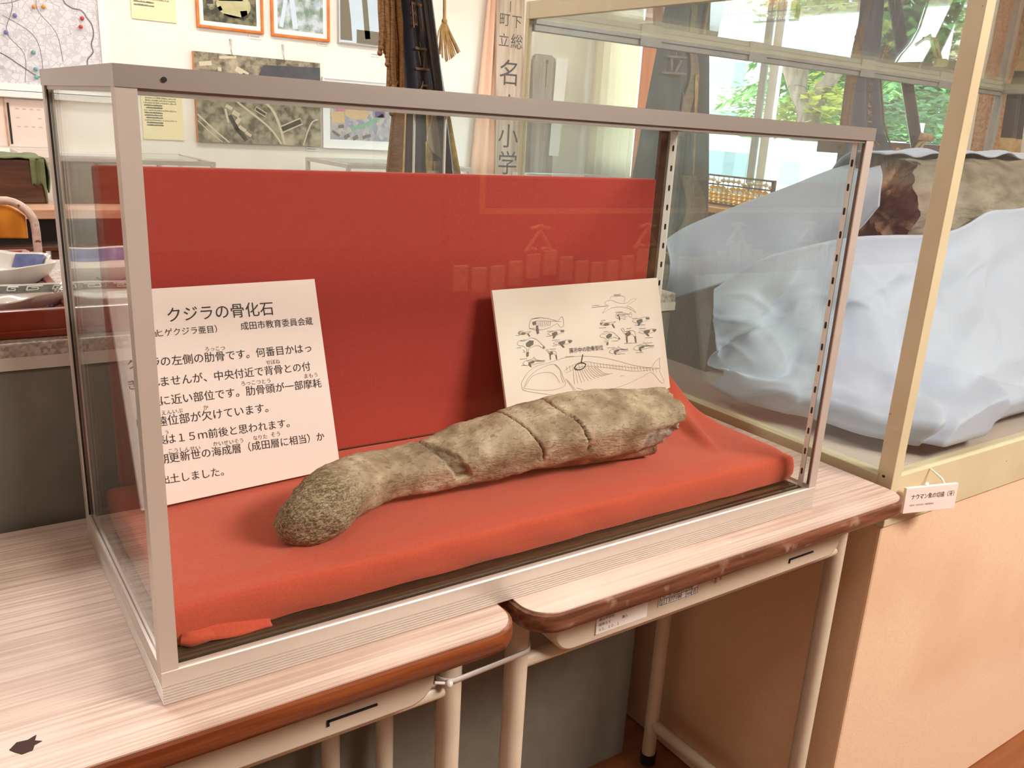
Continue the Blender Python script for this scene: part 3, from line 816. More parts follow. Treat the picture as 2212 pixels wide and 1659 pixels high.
# close the ends with inset rings
def cap(i, flip, depth):
    base = i * NR
    c = sum((Vector(vs[base + j]) for j in range(NR)), Vector()) / NR
    prev = [base + j for j in range(NR)]
    for f in (.8, .55, .3, .1):
        cur = []
        for j in range(NR):
            p = c.lerp(Vector(vs[base + j]), f)
            p = p + Vector((1, -.1, 0)) * (depth * (1 - f) + .004 * noise.noise(p * 90) * (1 if depth > 0 else .2))
            cur.append(len(vs)); vs.append(p); cols.append((.15 if depth > 0 else 0, .4 if depth > 0 else 0, 1))
        for j in range(NR):
            q = (prev[j], prev[(j + 1) % NR], cur[(j + 1) % NR], cur[j]); fs.append(q[::-1] if flip else q)
        prev = cur
    fs.append(tuple(prev) if not flip else tuple(prev)[::-1])
cap(0, True, -.006); cap(NS, False, .0015)
# keel under the far half, the lip the rib rests on
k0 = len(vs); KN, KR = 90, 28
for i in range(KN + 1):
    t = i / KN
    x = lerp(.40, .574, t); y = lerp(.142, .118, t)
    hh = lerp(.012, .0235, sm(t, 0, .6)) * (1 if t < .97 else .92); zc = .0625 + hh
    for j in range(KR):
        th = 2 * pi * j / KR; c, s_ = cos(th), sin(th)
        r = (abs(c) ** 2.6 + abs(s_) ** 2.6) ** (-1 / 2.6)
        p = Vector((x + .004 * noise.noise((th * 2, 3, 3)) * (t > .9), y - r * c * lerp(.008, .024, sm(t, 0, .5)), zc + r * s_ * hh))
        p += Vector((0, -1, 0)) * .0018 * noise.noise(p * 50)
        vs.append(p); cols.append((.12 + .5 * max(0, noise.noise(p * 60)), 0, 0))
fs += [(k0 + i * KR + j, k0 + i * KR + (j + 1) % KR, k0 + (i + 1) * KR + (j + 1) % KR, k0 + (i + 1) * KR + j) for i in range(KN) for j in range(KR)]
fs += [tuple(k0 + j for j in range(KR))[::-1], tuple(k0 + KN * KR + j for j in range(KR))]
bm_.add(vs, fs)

def bone_material():
    m = bpy.data.materials.new('fossil_bone'); m.use_nodes = True
    nt = m.node_tree; N, L = nt.nodes, nt.links; p = N['Principled BSDF']
    p.inputs['Roughness'].default_value = .82; p.inputs['Specular IOR Level'].default_value = .25
    tc = N.new('ShaderNodeTexCoord')
    at = N.new('ShaderNodeAttribute'); at.attribute_name = 'wear'
    sp = N.new('ShaderNodeSeparateColor'); L.new(at.outputs['Color'], sp.inputs[0])
    def noise_(scale, det, stretch=(1, 1, 1), dist=0):
        mp = N.new('ShaderNodeMapping'); mp.inputs['Scale'].default_value = stretch
        L.new(tc.outputs['Object'], mp.inputs['Vector'])
        t = N.new('ShaderNodeTexNoise'); t.inputs['Scale'].default_value = scale; t.inputs['Detail'].default_value = det; t.inputs['Distortion'].default_value = dist
        L.new(mp.outputs['Vector'], t.inputs['Vector']); return t.outputs['Fac']
    def ramp(f, *stops):
        r = N.new('ShaderNodeValToRGB'); e = r.color_ramp.elements
        while len(e) < len(stops): e.new(.5)
        for k, (pos, c) in enumerate(stops): e[k].position = pos; e[k].color = lin(c)
        L.new(f, r.inputs['Fac']); return r.outputs['Color']
    def mix(a, b, f):
        x = N.new('ShaderNodeMix'); x.data_type = 'RGBA'
        for v, i in ((a, 'A'), (b, 'B')):
            if isinstance(v, tuple): x.inputs[i].default_value = lin(v)
            else: L.new(v, x.inputs[i])
        if isinstance(f, float): x.inputs['Factor'].default_value = f
        else: L.new(f, x.inputs['Factor'])
        return x.outputs['Result']
    def rng(f, a, b, c=0., d=1.):
        r = N.new('ShaderNodeMapRange'); r.inputs['From Min'].default_value = a; r.inputs['From Max'].default_value = b
        r.inputs['To Min'].default_value = c; r.inputs['To Max'].default_value = d; L.new(f, r.inputs['Value']); return r.outputs['Result']
    base = ramp(noise_(34, 8), (.35, (150, 132, 110)), (.5, (184, 166, 141)), (.66, (216, 201, 176)))
    fine = noise_(240, 6, (.6, 1.3, 1.3), .8)
    base = mix(base, (96, 76, 54), rng(fine, .54, .72, 0, .62))
    base = mix(base, (126, 84, 62), rng(noise_(16, 4), .60, .70, 0, .7))
    pores = ramp(noise_(430, 4, (.55, 1.3, 1.3), 1.2), (.40, (70, 58, 44)), (.50, (128, 112, 90)), (.64, (190, 176, 146)))
    base = mix(base, pores, rng(sp.outputs[2], 0, 1, 0, .85))
    base = mix(base, ramp(noise_(60, 5, (.4, 1, 1)), (.35, (150, 144, 134)), (.65, (196, 190, 178))), rng(sp.outputs[1], 0, 1, 0, .9))
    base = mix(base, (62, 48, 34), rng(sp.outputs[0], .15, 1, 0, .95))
    L.new(base, p.inputs['Base Color'])
    b = N.new('ShaderNodeBump'); b.inputs['Strength'].default_value = .9; b.inputs['Distance'].default_value = .002
    L.new(fine, b.inputs['Height']); L.new(b.outputs['Normal'], p.inputs['Normal'])
    MATS['fossil_bone'] = m
bone_material()
bone = bm_.build('whale_rib_fossil', 'fossil_bone', smooth=60, normals=False)
ca = bone.data.color_attributes.new('wear', 'FLOAT_COLOR', 'POINT')
flat = []
for c in cols: flat += [c[0], c[1], c[2], 1.0]
ca.data.foreach_set('color', flat)
tag(bone, 'long brown fossil whale rib with cracks and a porous rounded end, lying on red cloth', 'fossil')

# ---------------------------------------------------------------- the two cards in the fossil case
def frame(x, y, z, yaw, lean, roll):
    ux = Vector((cos(yaw), sin(yaw), 0)); nn = Vector((-sin(yaw), cos(yaw), 0)); up = Vector((0, 0, cos(lean))) + nn * sin(lean)
    u = ux * cos(roll) + up * sin(roll); v_ = up * cos(roll) - ux * sin(roll)
    return Vector((x, y, z)), u, v_, v_.cross(u) * -1
def card_thing(name, fr, w, h, thick, m, label):
    o, u, v_, n = fr
    back = u.cross(v_) * -1
    mb = MB().obox(o, u * w, v_ * h, back * thick)
    c = thing(name, tuple(o + u * w / 2), label, 'card')
    mb.build('panel', m, parent=c, bevel=.0006)
    def place(a, b, lift=.0004): return tuple(o + u * a + v_ * b - back * lift)
    return c, place
LINES = [["クジラの骨化石",[49.6,172.2],[155.0,170.7]],["ヒゲクジラ亜目）",[38.0,159.0],[94.4,157.9]],["成田市教育委員会蔵",[118.5,157.9],[196.6,156.5]],["の左側の肋骨です。何番目かはっ",[37.3,131.3],[190.7,128.0]],["ませんが、中央付近で背骨との付",[34.6,112.6],[186.9,108.9]],["に近い部位です。肋骨頭が一部摩耗",[31.9,94.8],[196.7,89.9]],["位部が欠けています。",[35.3,75.5],[134.7,72.6]],["は１５ｍ前後と思われます。",[31.4,58.1],[154.9,53.7]],["更新世の海成層（成田層に相当）か",[31.5,40.0],[191.8,33.3]],["土しました。",[29.3,20.8],[80.4,17.9]]]
RUBY = [["ろっこつ",[80.0,140.4],[99.5,139.5]],["せぼね",[139.4,120.5],[154.4,119.8]],["ろっこつとう",[110.6,102.4],[141.1,101.4]],["まもう",[178.9,101.0],[193.5,100.7]],["えんいぶ",[30.9,85.3],[50.4,85.0]],["か",[70.2,84.4],[74.9,84.1]],["う",[31.3,66.8],[34.3,66.6]],["こうしんせい",[32.0,48.5],[61.4,46.8]],["かいせいそう",[74.4,47.7],[104.3,46.2]],["なりた",[114.8,46.5],[129.4,45.8]],["そう",[133.7,46.6],[143.3,45.8]]]
frL = frame(0.033, 0.2082, 0.0666, 0.1089, 0.2761, -0.0097)
cardL, pl_ = card_thing('caption_card', frL, .2057, .2036, .004, 'card', 'pink-white card with a large Japanese caption, leaning beside the rounded end of the rib')
HID = {1: '（クジラ目', 3: 'クジラ', 4: 'きりし', 5: 'け根', 6: 'し、遠', 7: '体長', 8: '中期', 9: 'ら出'}
mb = MB()
for k, (body, a, b_) in enumerate(LINES):
    wl = (b_[0] - a[0]) / 1000; sl = (b_[1] - a[1]) / (b_[0] - a[0])
    pitch = wl / (len(body) - .1)
    write(mb, body, lambda x, y: pl_(a[0] / 1000 + x - y * -sl * 0, a[1] / 1000 + x * sl + y), width=wl)
    if k in HID:
        hb = HID[k]
        x0 = a[0] / 1000 - pitch * len(hb)
        if k == 1: 
            x0 = .0115; pitch = (a[0] / 1000 - x0) / len(hb)
        write(mb, hb, lambda x, y: pl_(x0 + x, a[1] / 1000 + (x - pitch * len(hb)) * sl + y), size=pitch * 1.0)
mb.build('lettering', 'ink', parent=cardL)
for body, a, b_ in RUBY:
    mb = MB()
    wl = max(.003, (b_[0] - a[0]) / 1000); sl = (b_[1] - a[1]) / max(1e-3, (b_[0] - a[0]))
    write(mb, body, lambda x, y: pl_(a[0] / 1000 + x, a[1] / 1000 + x * sl + y), width=wl)
    mb.build('small_lettering', 'ink_ruby', parent=cardL)

frR = frame(0.4488, 0.215, 0.064, 0.0031, 0.3052, 0.0096)
cardR, pr_ = card_thing('diagram_card', frR, .2688, .184, .004, 'card_cool', 'thick white card with skeleton diagrams of a whale and smaller animals, behind the rib')
WHALE = [[[25.0,68.2],[28.6,73.2],[38.6,82.3],[50.9,87.2],[62.8,88.3],[79.0,90.5],[95.5,92.7],[118.0,92.2],[138.6,89.7],[159.5,85.4],[180.5,79.2],[201.8,72.0],[221.6,66.8],[237.5,64.1],[245.6,70.2],[255.3,75.0],[253.5,67.6],[254.2,61.3],[252.5,57.1],[257.3,45.9],[257.6,40.2],[250.8,43.2],[237.6,57.1],[219.5,53.2],[188.8,46.6],[157.3,43.0],[139.9,42.3],[125.9,41.3],[98.3,44.2],[70.6,48.7],[47.9,54.1],[31.2,58.7],[26.0,61.7],[25.0,68.2]],[[27.9,62.3],[35.3,73.2],[48.1,81.2],[64.4,85.7],[76.4,86.7],[82.0,83.7],[86.9,76.6],[89.4,66.5],[91.6,60.6],[85.9,56.4],[71.6,55.0],[50.3,57.3],[37.2,60.3],[27.9,62.3]],[[31.2,65.0],[40.2,74.2],[51.4,77.6],[65.2,77.9],[74.6,74.8],[79.7,68.5],[82.8,62.5]],[[78.3,85.7],[85.2,78.4],[86.5,66.9],[88.7,61.7]],[[90.9,76.1],[101.8,80.6],[112.5,83.5],[125.2,84.5],[141.6,81.0],[162.4,76.1],[183.8,71.7],[205.6,67.4],[228.2,64.3],[252.5,61.5]],[[93.5,73.4],[105.2,76.1],[115.9,78.1],[130.5,78.1],[145.0,75.6],[166.1,71.5],[187.4,66.5],[209.4,62.2],[232.3,60.9],[252.4,61.0]],[[92.4,66.2],[100.0,55.4],[106.5,43.9]],[[95.2,64.2],[103.8,53.3],[110.5,43.3]],[[107.8,52.8],[119.6,47.9],[125.9,41.3]],[[180.5,57.9],[184.1,59.2],[189.5,58.0]],[[106.2,76.0],[105.5,66.2],[105.4,57.2]],[[109.5,75.9],[110.1,66.1],[111.1,57.8]],[[112.8,75.9],[114.6,66.1],[116.8,58.4]],[[116.1,75.8],[119.2,66.0],[122.5,59.0]],[[119.4,75.7],[123.8,66.0],[128.3,59.6]],[[122.8,75.7],[128.4,65.9],[134.1,60.2]],[[126.1,75.6],[133.1,65.8],[140.0,60.8]],[[129.5,75.6],[137.7,65.8],[145.9,61.4]],[[132.9,75.5],[142.4,65.7],[151.8,62.1]],[[136.3,75.5],[147.1,65.6],[157.7,62.7]],[[139.7,75.4],[151.9,65.6],[163.7,63.3]],[[143.1,75.3],[156.6,65.5],[169.7,64.0]],[[95.9,82.1],[96.5,75.8]],[[100.8,82.2],[101.5,75.9]],[[105.7,82.3],[106.4,76.0]],[[110.7,82.4],[111.4,76.1]],[[115.7,82.4],[116.4,76.1]],[[120.7,82.4],[121.4,76.0]],[[125.7,82.2],[126.4,75.9]],[[130.7,82.0],[131.4,75.6]],[[135.7,81.6],[136.4,75.2]],[[140.7,81.1],[141.5,74.7]],[[145.7,80.2],[146.5,73.8]],[[150.8,79.4],[151.5,72.9]],[[155.8,78.5],[156.6,72.0]],[[160.9,77.6],[161.6,71.1]],[[166.0,76.8],[166.7,70.2]],[[171.1,75.9],[171.9,69.3]],[[176.3,75.0],[177.0,68.4]],[[181.5,74.1],[182.2,67.5]],[[186.7,73.2],[187.4,66.6]],[[191.9,72.3],[192.7,65.7]],[[197.2,71.4],[198.0,64.8]],[[202.5,70.5],[203.3,63.8]],[[207.8,69.5],[208.6,62.9]],[[213.1,68.6],[213.9,62.0]],[[218.5,67.7],[219.3,61.0]],[[223.9,66.8],[224.7,60.1]],[[229.4,65.8],[230.2,59.1]],[[234.8,64.9],[235.7,58.1]],[[240.3,63.9],[241.2,57.2]],[[245.8,63.0],[246.7,56.2]]]
FAINT = [[[170.5,157.0],[176.3,159.1],[183.9,158.6],[194.3,154.5],[207.7,153.8],[215.0,157.3],[220.9,158.6],[225.4,157.7],[216.7,153.7],[207.0,149.3],[213.6,147.9],[219.7,143.2],[221.4,139.6],[214.2,144.4],[200.2,148.9],[182.5,149.4],[172.1,146.0],[165.2,144.0],[170.3,148.7],[176.3,152.4],[171.2,154.5],[170.5,157.0]],[[179.8,160.6],[182.5,163.8],[189.3,165.0],[200.2,163.9],[206.0,160.8],[203.4,155.2]],[[147.2,152.2],[174.1,152.2]],[[148.6,154.5],[161.0,154.2]],[[187.7,166.0],[199.4,166.0]],[[187.4,164.1],[198.0,163.9]],[[33.4,41.8],[38.4,42.7],[45.7,40.0],[57.6,40.8],[65.9,43.7]],[[34.6,43.2],[37.7,44.7],[40.2,42.1]],[[52.4,145.5],[62.6,145.3]],[[30.8,131.9],[37.5,132.0]],[[72.8,128.1],[82.7,127.8]],[[32.0,120.8],[39.6,120.7]],[[78.9,116.3],[90.9,115.8]],[[73.3,105.6],[83.2,105.2]],[[27.3,98.2],[37.5,97.7]],[[95.6,93.8],[109.4,93.0]],[[186.3,142.9],[198.7,142.6]],[[160.5,134.2],[168.1,134.2]],[[213.9,132.4],[223.7,132.3]],[[162.5,119.2],[170.1,119.2]],[[201.9,119.7],[210.3,119.7]],[[223.8,117.8],[236.4,117.3]],[[165.7,97.7],[178.8,97.1]],[[231.1,97.6],[245.0,97.0]],[[46.7,133.6],[55.0,133.5]],[[26.0,127.4],[32.1,127.4]],[[70.8,121.9],[77.8,121.9]],[[25.0,112.1],[31.6,112.1]],[[78.2,109.1],[84.8,109.1]],[[28.4,90.3],[35.9,90.0]],[[155.8,125.0],[167.7,124.6]],[[197.7,132.7],[203.3,133.0]],[[217.7,123.1],[236.0,122.2]],[[174.0,106.0],[185.7,105.5]],[[195.0,101.0],[218.2,99.4]],[[232.6,104.8],[247.3,104.1]],[[181.2,88.0],[194.7,87.2]],[[213.2,86.6],[226.9,85.9]]]
ANIM = [[[[[47.0,137.3],[50.2,143.5],[58.3,146.1],[73.9,144.4],[86.9,140.7],[90.6,139.2],[98.2,144.5],[100.3,138.7],[98.6,132.3],[94.1,131.6],[89.2,136.3],[78.1,132.5],[67.3,131.0],[54.2,131.8],[48.2,134.2],[47.0,137.3]],[[56.9,142.3],[73.6,141.0],[95.9,138.5]],[[57.8,141.4],[57.7,135.4]],[[60.9,141.2],[60.6,135.2]],[[64.1,141.1],[63.5,135.1]],[[67.2,140.9],[66.3,134.9]],[[70.4,140.7],[69.2,134.8]],[[73.5,140.6],[72.1,134.6]],[[76.7,140.4],[75.0,134.4]],[[79.9,140.2],[78.0,134.3]]],[[[57.3,136.7],[59.9,136.6],[60.5,126.7],[57.8,126.0],[56.7,130.3]],[[52.6,141.7],[57.9,142.2],[57.5,138.0],[53.2,137.4]]]],[[[[29.6,130.2],[31.6,131.6],[35.3,130.3],[42.9,130.2],[48.6,130.2],[42.7,128.3],[35.0,127.5],[31.3,128.5],[29.6,130.2]]],[[[33.3,129.5],[37.1,129.9],[40.8,129.0],[38.8,127.3],[35.0,127.5]],[[43.7,128.6],[45.1,127.7],[46.5,124.4],[45.7,124.0],[43.5,127.0]],[[30.6,130.6],[32.5,130.5],[32.3,129.2],[30.5,129.3]]]],[[[[73.4,124.9],[75.5,126.4],[81.0,126.9],[88.6,128.0],[98.6,127.4],[97.8,124.5],[90.6,123.3],[85.4,121.2],[78.1,122.6],[73.4,124.9]]],[[[79.6,124.9],[84.7,126.6],[88.4,126.0],[88.1,123.0],[84.1,121.1],[81.0,122.0]],[[81.7,121.4],[84.9,120.8],[82.1,118.4],[80.2,119.1]],[[93.6,127.3],[98.6,127.0],[98.4,125.4],[94.6,125.3]]]],[[[[26.4,118.5],[30.6,120.6],[36.6,119.5],[47.2,122.2],[55.2,120.0],[60.9,114.5],[66.7,109.0],[64.4,107.4],[56.5,112.1],[48.1,111.3],[41.7,109.0],[41.0,101.6],[37.6,100.8],[38.9,109.2],[34.0,113.6],[28.0,115.0],[26.4,118.5]],[[33.6,109.6],[36.5,106.0],[33.2,106.2]]],[[[39.2,116.6],[44.8,119.6],[50.9,118.6],[49.6,113.9],[44.0,111.6],[39.6,112.5]],[[63.5,110.9],[66.7,109.0],[64.4,107.4]],[[39.3,105.8],[41.4,105.7],[40.0,100.7],[37.6,100.8]]]],[[[[80.2,112.0],[83.3,114.1],[91.9,113.5],[100.9,114.6],[109.6,113.3],[106.3,110.2],[97.4,109.4],[88.6,109.6],[80.2,112.0]]],[[[87.5,112.4],[93.4,113.9],[99.3,113.5],[97.5,110.1],[91.5,109.4]],[[90.9,109.4],[94.4,109.2],[97.0,105.5],[94.7,105.6]],[[103.7,113.7],[109.6,113.3],[107.8,110.6],[104.1,111.3]]]],[[[[68.1,105.0],[69.9,106.2],[71.0,104.8],[72.1,102.7],[78.0,102.9],[82.1,101.9],[82.9,97.8],[82.9,92.3],[81.7,92.4],[81.3,96.5],[79.3,99.4],[74.2,98.4],[73.3,93.0],[72.3,93.1],[72.2,98.6],[71.1,101.4],[68.1,105.0]]],[[[72.0,101.3],[76.3,102.4],[78.1,100.9],[76.8,98.9],[73.3,98.2]],[[72.5,98.5],[73.5,98.5],[73.3,93.0],[72.3,93.1]],[[81.7,97.9],[82.6,97.8],[82.7,92.3],[81.9,92.4]],[[73.0,102.9],[78.0,103.2],[78.0,102.5],[73.2,102.3]]]],[[[[30.6,92.1],[34.1,94.8],[40.7,96.1],[46.6,96.5],[48.2,99.1],[50.5,95.7],[60.1,92.8],[63.5,93.3],[62.5,90.7],[53.2,90.3],[43.3,89.5],[35.2,89.6],[30.6,92.1]],[[37.3,94.8],[47.1,94.6],[61.7,92.1]]],[[[38.8,93.1],[45.4,94.2],[49.6,93.6],[46.8,91.4],[41.8,90.7]],[[38.6,91.5],[41.8,91.2],[43.0,86.8],[41.1,87.5]],[[50.3,94.1],[63.4,92.8],[61.6,91.8],[50.2,93.0]]]],[[[[186.1,137.5],[187.8,140.6],[192.1,141.8],[200.3,141.0],[207.2,139.2],[209.1,138.5],[213.0,141.0],[214.2,138.2],[213.3,135.0],[211.0,134.7],[208.4,137.0],[202.6,135.2],[196.9,134.4],[190.0,134.7],[186.8,136.0],[186.1,137.5]],[[191.3,140.0],[200.2,139.3],[211.9,138.1]],[[191.8,139.5],[191.8,136.6]],[[193.5,139.4],[193.3,136.5]],[[195.2,139.4],[194.9,136.4]],[[196.8,139.3],[196.4,136.3]],[[198.5,139.2],[197.9,136.2]],[[200.2,139.1],[199.4,136.2]],[[201.8,139.0],[201.0,136.1]],[[203.5,138.9],[202.5,136.0]]],[[[191.6,137.2],[193.0,137.1],[193.3,132.2],[191.9,131.9],[191.3,134.0]],[[189.1,139.7],[191.9,139.9],[191.7,137.8],[189.4,137.5]]]],[[[[158.3,130.6],[161.1,132.6],[166.4,130.8],[177.3,130.6],[185.5,130.6],[177.0,128.1],[166.0,127.1],[160.7,128.4],[158.3,130.6]]],[[[163.6,129.7],[169.0,130.3],[174.4,129.1],[171.4,126.8],[166.0,127.1]],[[178.4,128.5],[180.5,127.3],[182.5,123.0],[181.4,122.4],[178.2,126.4]],[[159.7,131.2],[162.3,131.0],[162.2,129.4],[159.5,129.5]]]],[[[[214.0,128.9],[216.6,130.5],[223.1,131.1],[232.3,132.4],[244.3,131.8],[243.3,128.4],[234.7,127.1],[228.5,124.7],[219.7,126.3],[214.0,128.9]]],[[[221.4,128.9],[227.6,130.8],[232.0,130.1],[231.7,126.8],[227.0,124.6],[223.2,125.7]],[[224.0,125.0],[227.8,124.3],[224.6,121.6],[222.3,122.4]],[[238.2,131.6],[244.2,131.3],[244.1,129.5],[239.5,129.3]]]],[[[[155.9,115.4],[159.4,117.0],[164.3,116.2],[173.0,118.3],[179.6,116.6],[184.3,112.3],[189.0,108.1],[187.2,106.9],[180.7,110.5],[173.8,109.9],[168.6,108.1],[168.0,102.4],[165.2,101.8],[166.2,108.3],[162.2,111.7],[157.3,112.7],[155.9,115.4]],[[161.9,108.6],[164.3,105.8],[161.6,106.0]]],[[[166.5,114.0],[171.1,116.3],[176.1,115.5],[175.1,111.9],[170.5,110.1],[166.8,110.8]],[[186.4,109.6],[189.0,108.1],[187.2,106.9]],[[166.6,105.6],[168.3,105.5],[167.3,101.7],[165.2,101.8]]]],[[[[193.0,119.6],[195.9,121.5],[197.6,119.3],[199.4,116.2],[208.9,116.6],[215.6,115.2],[216.8,108.9],[216.8,100.6],[214.9,100.8],[214.2,107.0],[211.1,111.3],[202.8,109.8],[201.4,101.7],[199.8,101.8],[199.6,110.0],[197.8,114.2],[193.0,119.6]]],[[[199.2,114.1],[206.1,115.7],[209.1,113.5],[206.9,110.6],[201.4,109.5]],[[200.1,110.0],[201.7,109.9],[201.4,101.7],[199.8,101.8]],[[214.9,109.0],[216.3,108.9],[216.6,100.7],[215.2,100.7]],[[200.8,116.5],[208.9,117.0],[208.8,116.0],[201.2,115.6]]]],[[[[223.1,112.9],[226.5,115.0],[235.8,114.5],[245.3,115.5],[254.8,114.3],[251.3,111.2],[241.7,110.4],[232.2,110.5],[223.1,112.9]]],[[[231.0,113.4],[237.4,114.8],[243.7,114.5],[241.7,111.1],[235.4,110.3]],[[234.7,110.3],[238.5,110.1],[241.3,106.4],[238.7,106.5]],[[248.4,114.6],[254.8,114.3],[252.9,111.5],[248.8,112.3]]]],[[[[167.7,92.2],[171.1,94.6],[177.6,95.9],[183.4,96.2],[184.9,98.5],[187.1,95.4],[196.6,92.8],[199.9,93.3],[199.0,90.9],[189.9,90.5],[180.2,89.8],[172.2,89.9],[167.7,92.2]],[[174.3,94.6],[183.8,94.4],[198.2,92.2]]],[[[175.7,93.1],[182.2,94.1],[186.3,93.5],[183.5,91.5],[178.7,90.9]],[[175.6,91.6],[178.7,91.4],[179.9,87.3],[178.1,88.0]],[[187.0,94.0],[199.8,92.8],[198.1,91.9],[186.9,93.0]]]],[[[[210.0,92.3],[214.0,95.1],[221.4,96.5],[228.1,96.9],[229.9,99.5],[232.5,96.0],[243.4,93.0],[247.2,93.6],[246.2,90.9],[235.6,90.5],[224.4,89.6],[215.3,89.8],[210.0,92.3]],[[217.6,95.1],[228.6,94.9],[245.2,92.3]]],[[[219.3,93.3],[226.8,94.5],[231.5,93.9],[228.3,91.6],[222.7,90.9]],[[219.1,91.7],[222.8,91.4],[224.1,86.9],[222.0,87.6]],[[232.3,94.4],[247.1,93.0],[245.1,92.1],[232.2,93.3]]]]]
RING = [[[125.9,79.6],[125.4,78.5],[124.4,77.5],[122.9,76.5],[120.9,75.8],[118.7,75.3],[116.4,75.1],[114.2,75.2],[112.1,75.5],[110.4,76.1],[109.2,76.9],[108.5,77.9],[108.3,79.0],[109.8,80.0],[110.8,81.0],[112.3,81.9],[114.3,82.7],[116.4,83.2],[118.7,83.4],[121.0,83.4],[123.1,83.0],[124.8,82.4],[126.1,81.6],[126.8,80.6],[126.9,79.5]],[[124.1,94.0],[122.1,89.0],[120.0,83.4]]]
def strokes(name, lines, w, m, sm_=True, lift=.0004):
    mb = MB()
    for l in lines:
        q = [(x / 1000, y / 1000) for x, y in l]
        ribbon(mb, smooth_line(q, 5) if sm_ else q, w, lambda x, y: pr_(x, y, lift))
    return mb.build(name, m, parent=cardR, normals=False)
strokes('whale_print', WHALE, .00042, 'ink_faint')
strokes('diver_print', FAINT[:2], .00038, 'ink_faint')
strokes('swimmer_print', FAINT[6:8], .00038, 'ink_faint')
for l in FAINT[2:6] + FAINT[8:]: strokes('caption_print', [l], .0005, 'ink_mid')
for lines, fills in ANIM:
    mb = MB()
    for l in lines: ribbon(mb, smooth_line([(x / 1000, y / 1000) for x, y in l], 5), .00036, lambda x, y: pr_(x, y, .0004))
    for f in fills: mb.add([pr_(x / 1000, y / 1000, .0006) for x, y in f], [tuple(range(len(f)))])
    mb.build('animal_drawing', 'ink_mid', parent=cardR, normals=False)
strokes('marker_ring', RING, .0011, 'ink', lift=.0008)
mb = MB()
a = [x / 1000 for x in [103.4,98.1,158.6,96.8]]
write(mb, '展示中の肋骨部位', lambda x, y: pr_(a[0] + x, a[1] + x * (a[3] - a[1]) / (a[2] - a[0]) + y, .0008), width=a[2] - a[0])
mb.build('lettering', 'ink', parent=cardR)
# ---------------------------------------------------------------- the tall cream cabinet case with the tusk
BX0, BX1, BY0, BY1, BZ0, BZ1 = .926, 2.724, 0.0, .939, -.066, .665
tag(MB().box(BX0 + .002, BX1 - .002, .004, BY1 - .004, -UP, BZ0).build('pedestal', 'plinth_cloth', bevel=.004), 'large pedestal covered in stained tan cloth under the cream-framed case', 'pedestal')
big = thing('display_case', ((BX0 + BX1) / 2, (BY0 + BY1) / 2, BZ0), 'big cream-framed glass case on the tan pedestal, holding the tusk', 'display case')
fm = MB()
fm.box(BX0, BX1, BY0, BY0 + .022, BZ0, .008); fm.box(BX0, BX1, BY1 - .022, BY1, BZ0, .008)
fm.box(BX0, BX0 + .022, BY0 + .022, BY1 - .022, BZ0, .006); fm.box(BX1 - .022, BX1, BY0 + .022, BY1 - .022, BZ0, .006)
fm.build('base_frame', 'cream_steel', parent=big, bevel=.0015)
MB().box(BX0 + .022, BX1 - .022, BY0 + .022, BY1 - .022, -.006, .0).build('case_floor', 'case_lining', parent=big)
MB().box(BX0 - .0003, BX0 + .0012, .012, .016, .004, .007).build('screw', 'dark_slot', parent=big)
GZ = .6265        # underside of the top glass; the rails stand above it
def bpost(x0, x1, y0, y1, m): MB().box(x0, x1, y0, y1, .006, GZ).build('post', m, parent=big, bevel=.001)
bpost(BX0, BX0 + .020, BY0, BY0 + .024, 'cream_steel'); bpost(BX1 - .020, BX1, BY0, BY0 + .024, 'cream_steel')
bpost(BX0, BX0 + .010, BY1 - .012, BY1, 'cream_steel'); bpost(BX1 - .022, BX1, BY1 - .022, BY1, 'grey_steel')
for (x0, x1, y0, y1, z0, m) in ((BX0, BX1, BY0, BY0 + .012, GZ, 'cream_steel'), (BX0, BX0 + .012, BY0 + .012, BY1 - .012, GZ, 'cream_steel'), (BX1 - .012, BX1, BY0 + .012, BY1 - .012, GZ, 'cream_steel'), (BX0, BX1, BY1 - .012, BY1, GZ, 'cream_steel'), (BX1 - .022, BX1, BY0 + .024, BY1 - .022, GZ - .014, 'grey_steel')):
    MB().box(x0, x1, y0, y1, z0, BZ1 - .006 if z0 == GZ else GZ).build('top_rail', m, parent=big, bevel=.001)
tr = MB()
tr.box(BX0 + .010, BX1 - .022, BY1 - .024, BY1 - .001, GZ - .008, GZ); tr.box(BX0 + .010, BX1 - .022, BY1 - .020, BY1 - .014, GZ - .020, GZ - .008); tr.box(BX0 + .010, BX1 - .022, BY1 - .007, BY1 - .001, GZ - .020, GZ - .008)
for x in (BX0 + .28, BX0 + .62, BX0 + 1.05, BX0 + 1.42): tr.box(x, x + .06, BY1 - .026, BY1 - .012, GZ - .021, GZ - .002)
tr.build('sliding_track', 'grey_steel', parent=big, bevel=.0008)
MB().box(BX0 + .003, BX0 + .0075, BY0 + .025, BY1 - .013, .007, GZ - .0005).build('end_glass', 'pane_glass_old', parent=big)
MB().box(BX0 + .021, BX1 - .021, BY0 + .006, BY0 + .0105, .009, GZ - .0005).build('front_glass', 'pane_glass', parent=big)
MB().box(BX1 - .0125, BX1 - .008, BY0 + .025, BY1 - .025, .007, GZ - .0005).build('end_glass', 'pane_glass', parent=big)
MB().box(BX0 + .013, BX0 + .62, BY1 - .019, BY1 - .015, .009, GZ - .009).build('sliding_glass', 'pane_glass_old', parent=big)
MB().box(BX0 + .60, BX1 - .026, BY1 - .006, BY1 - .002, .009, GZ - .009).build('sliding_glass', 'pane_glass_old', parent=big)
MB().box(BX0 + .0125, BX1 - .0125, BY0 + .0125, BY1 - .0125, GZ + .0005, GZ + .0055).build('top_glass', 'pane_glass', parent=big)

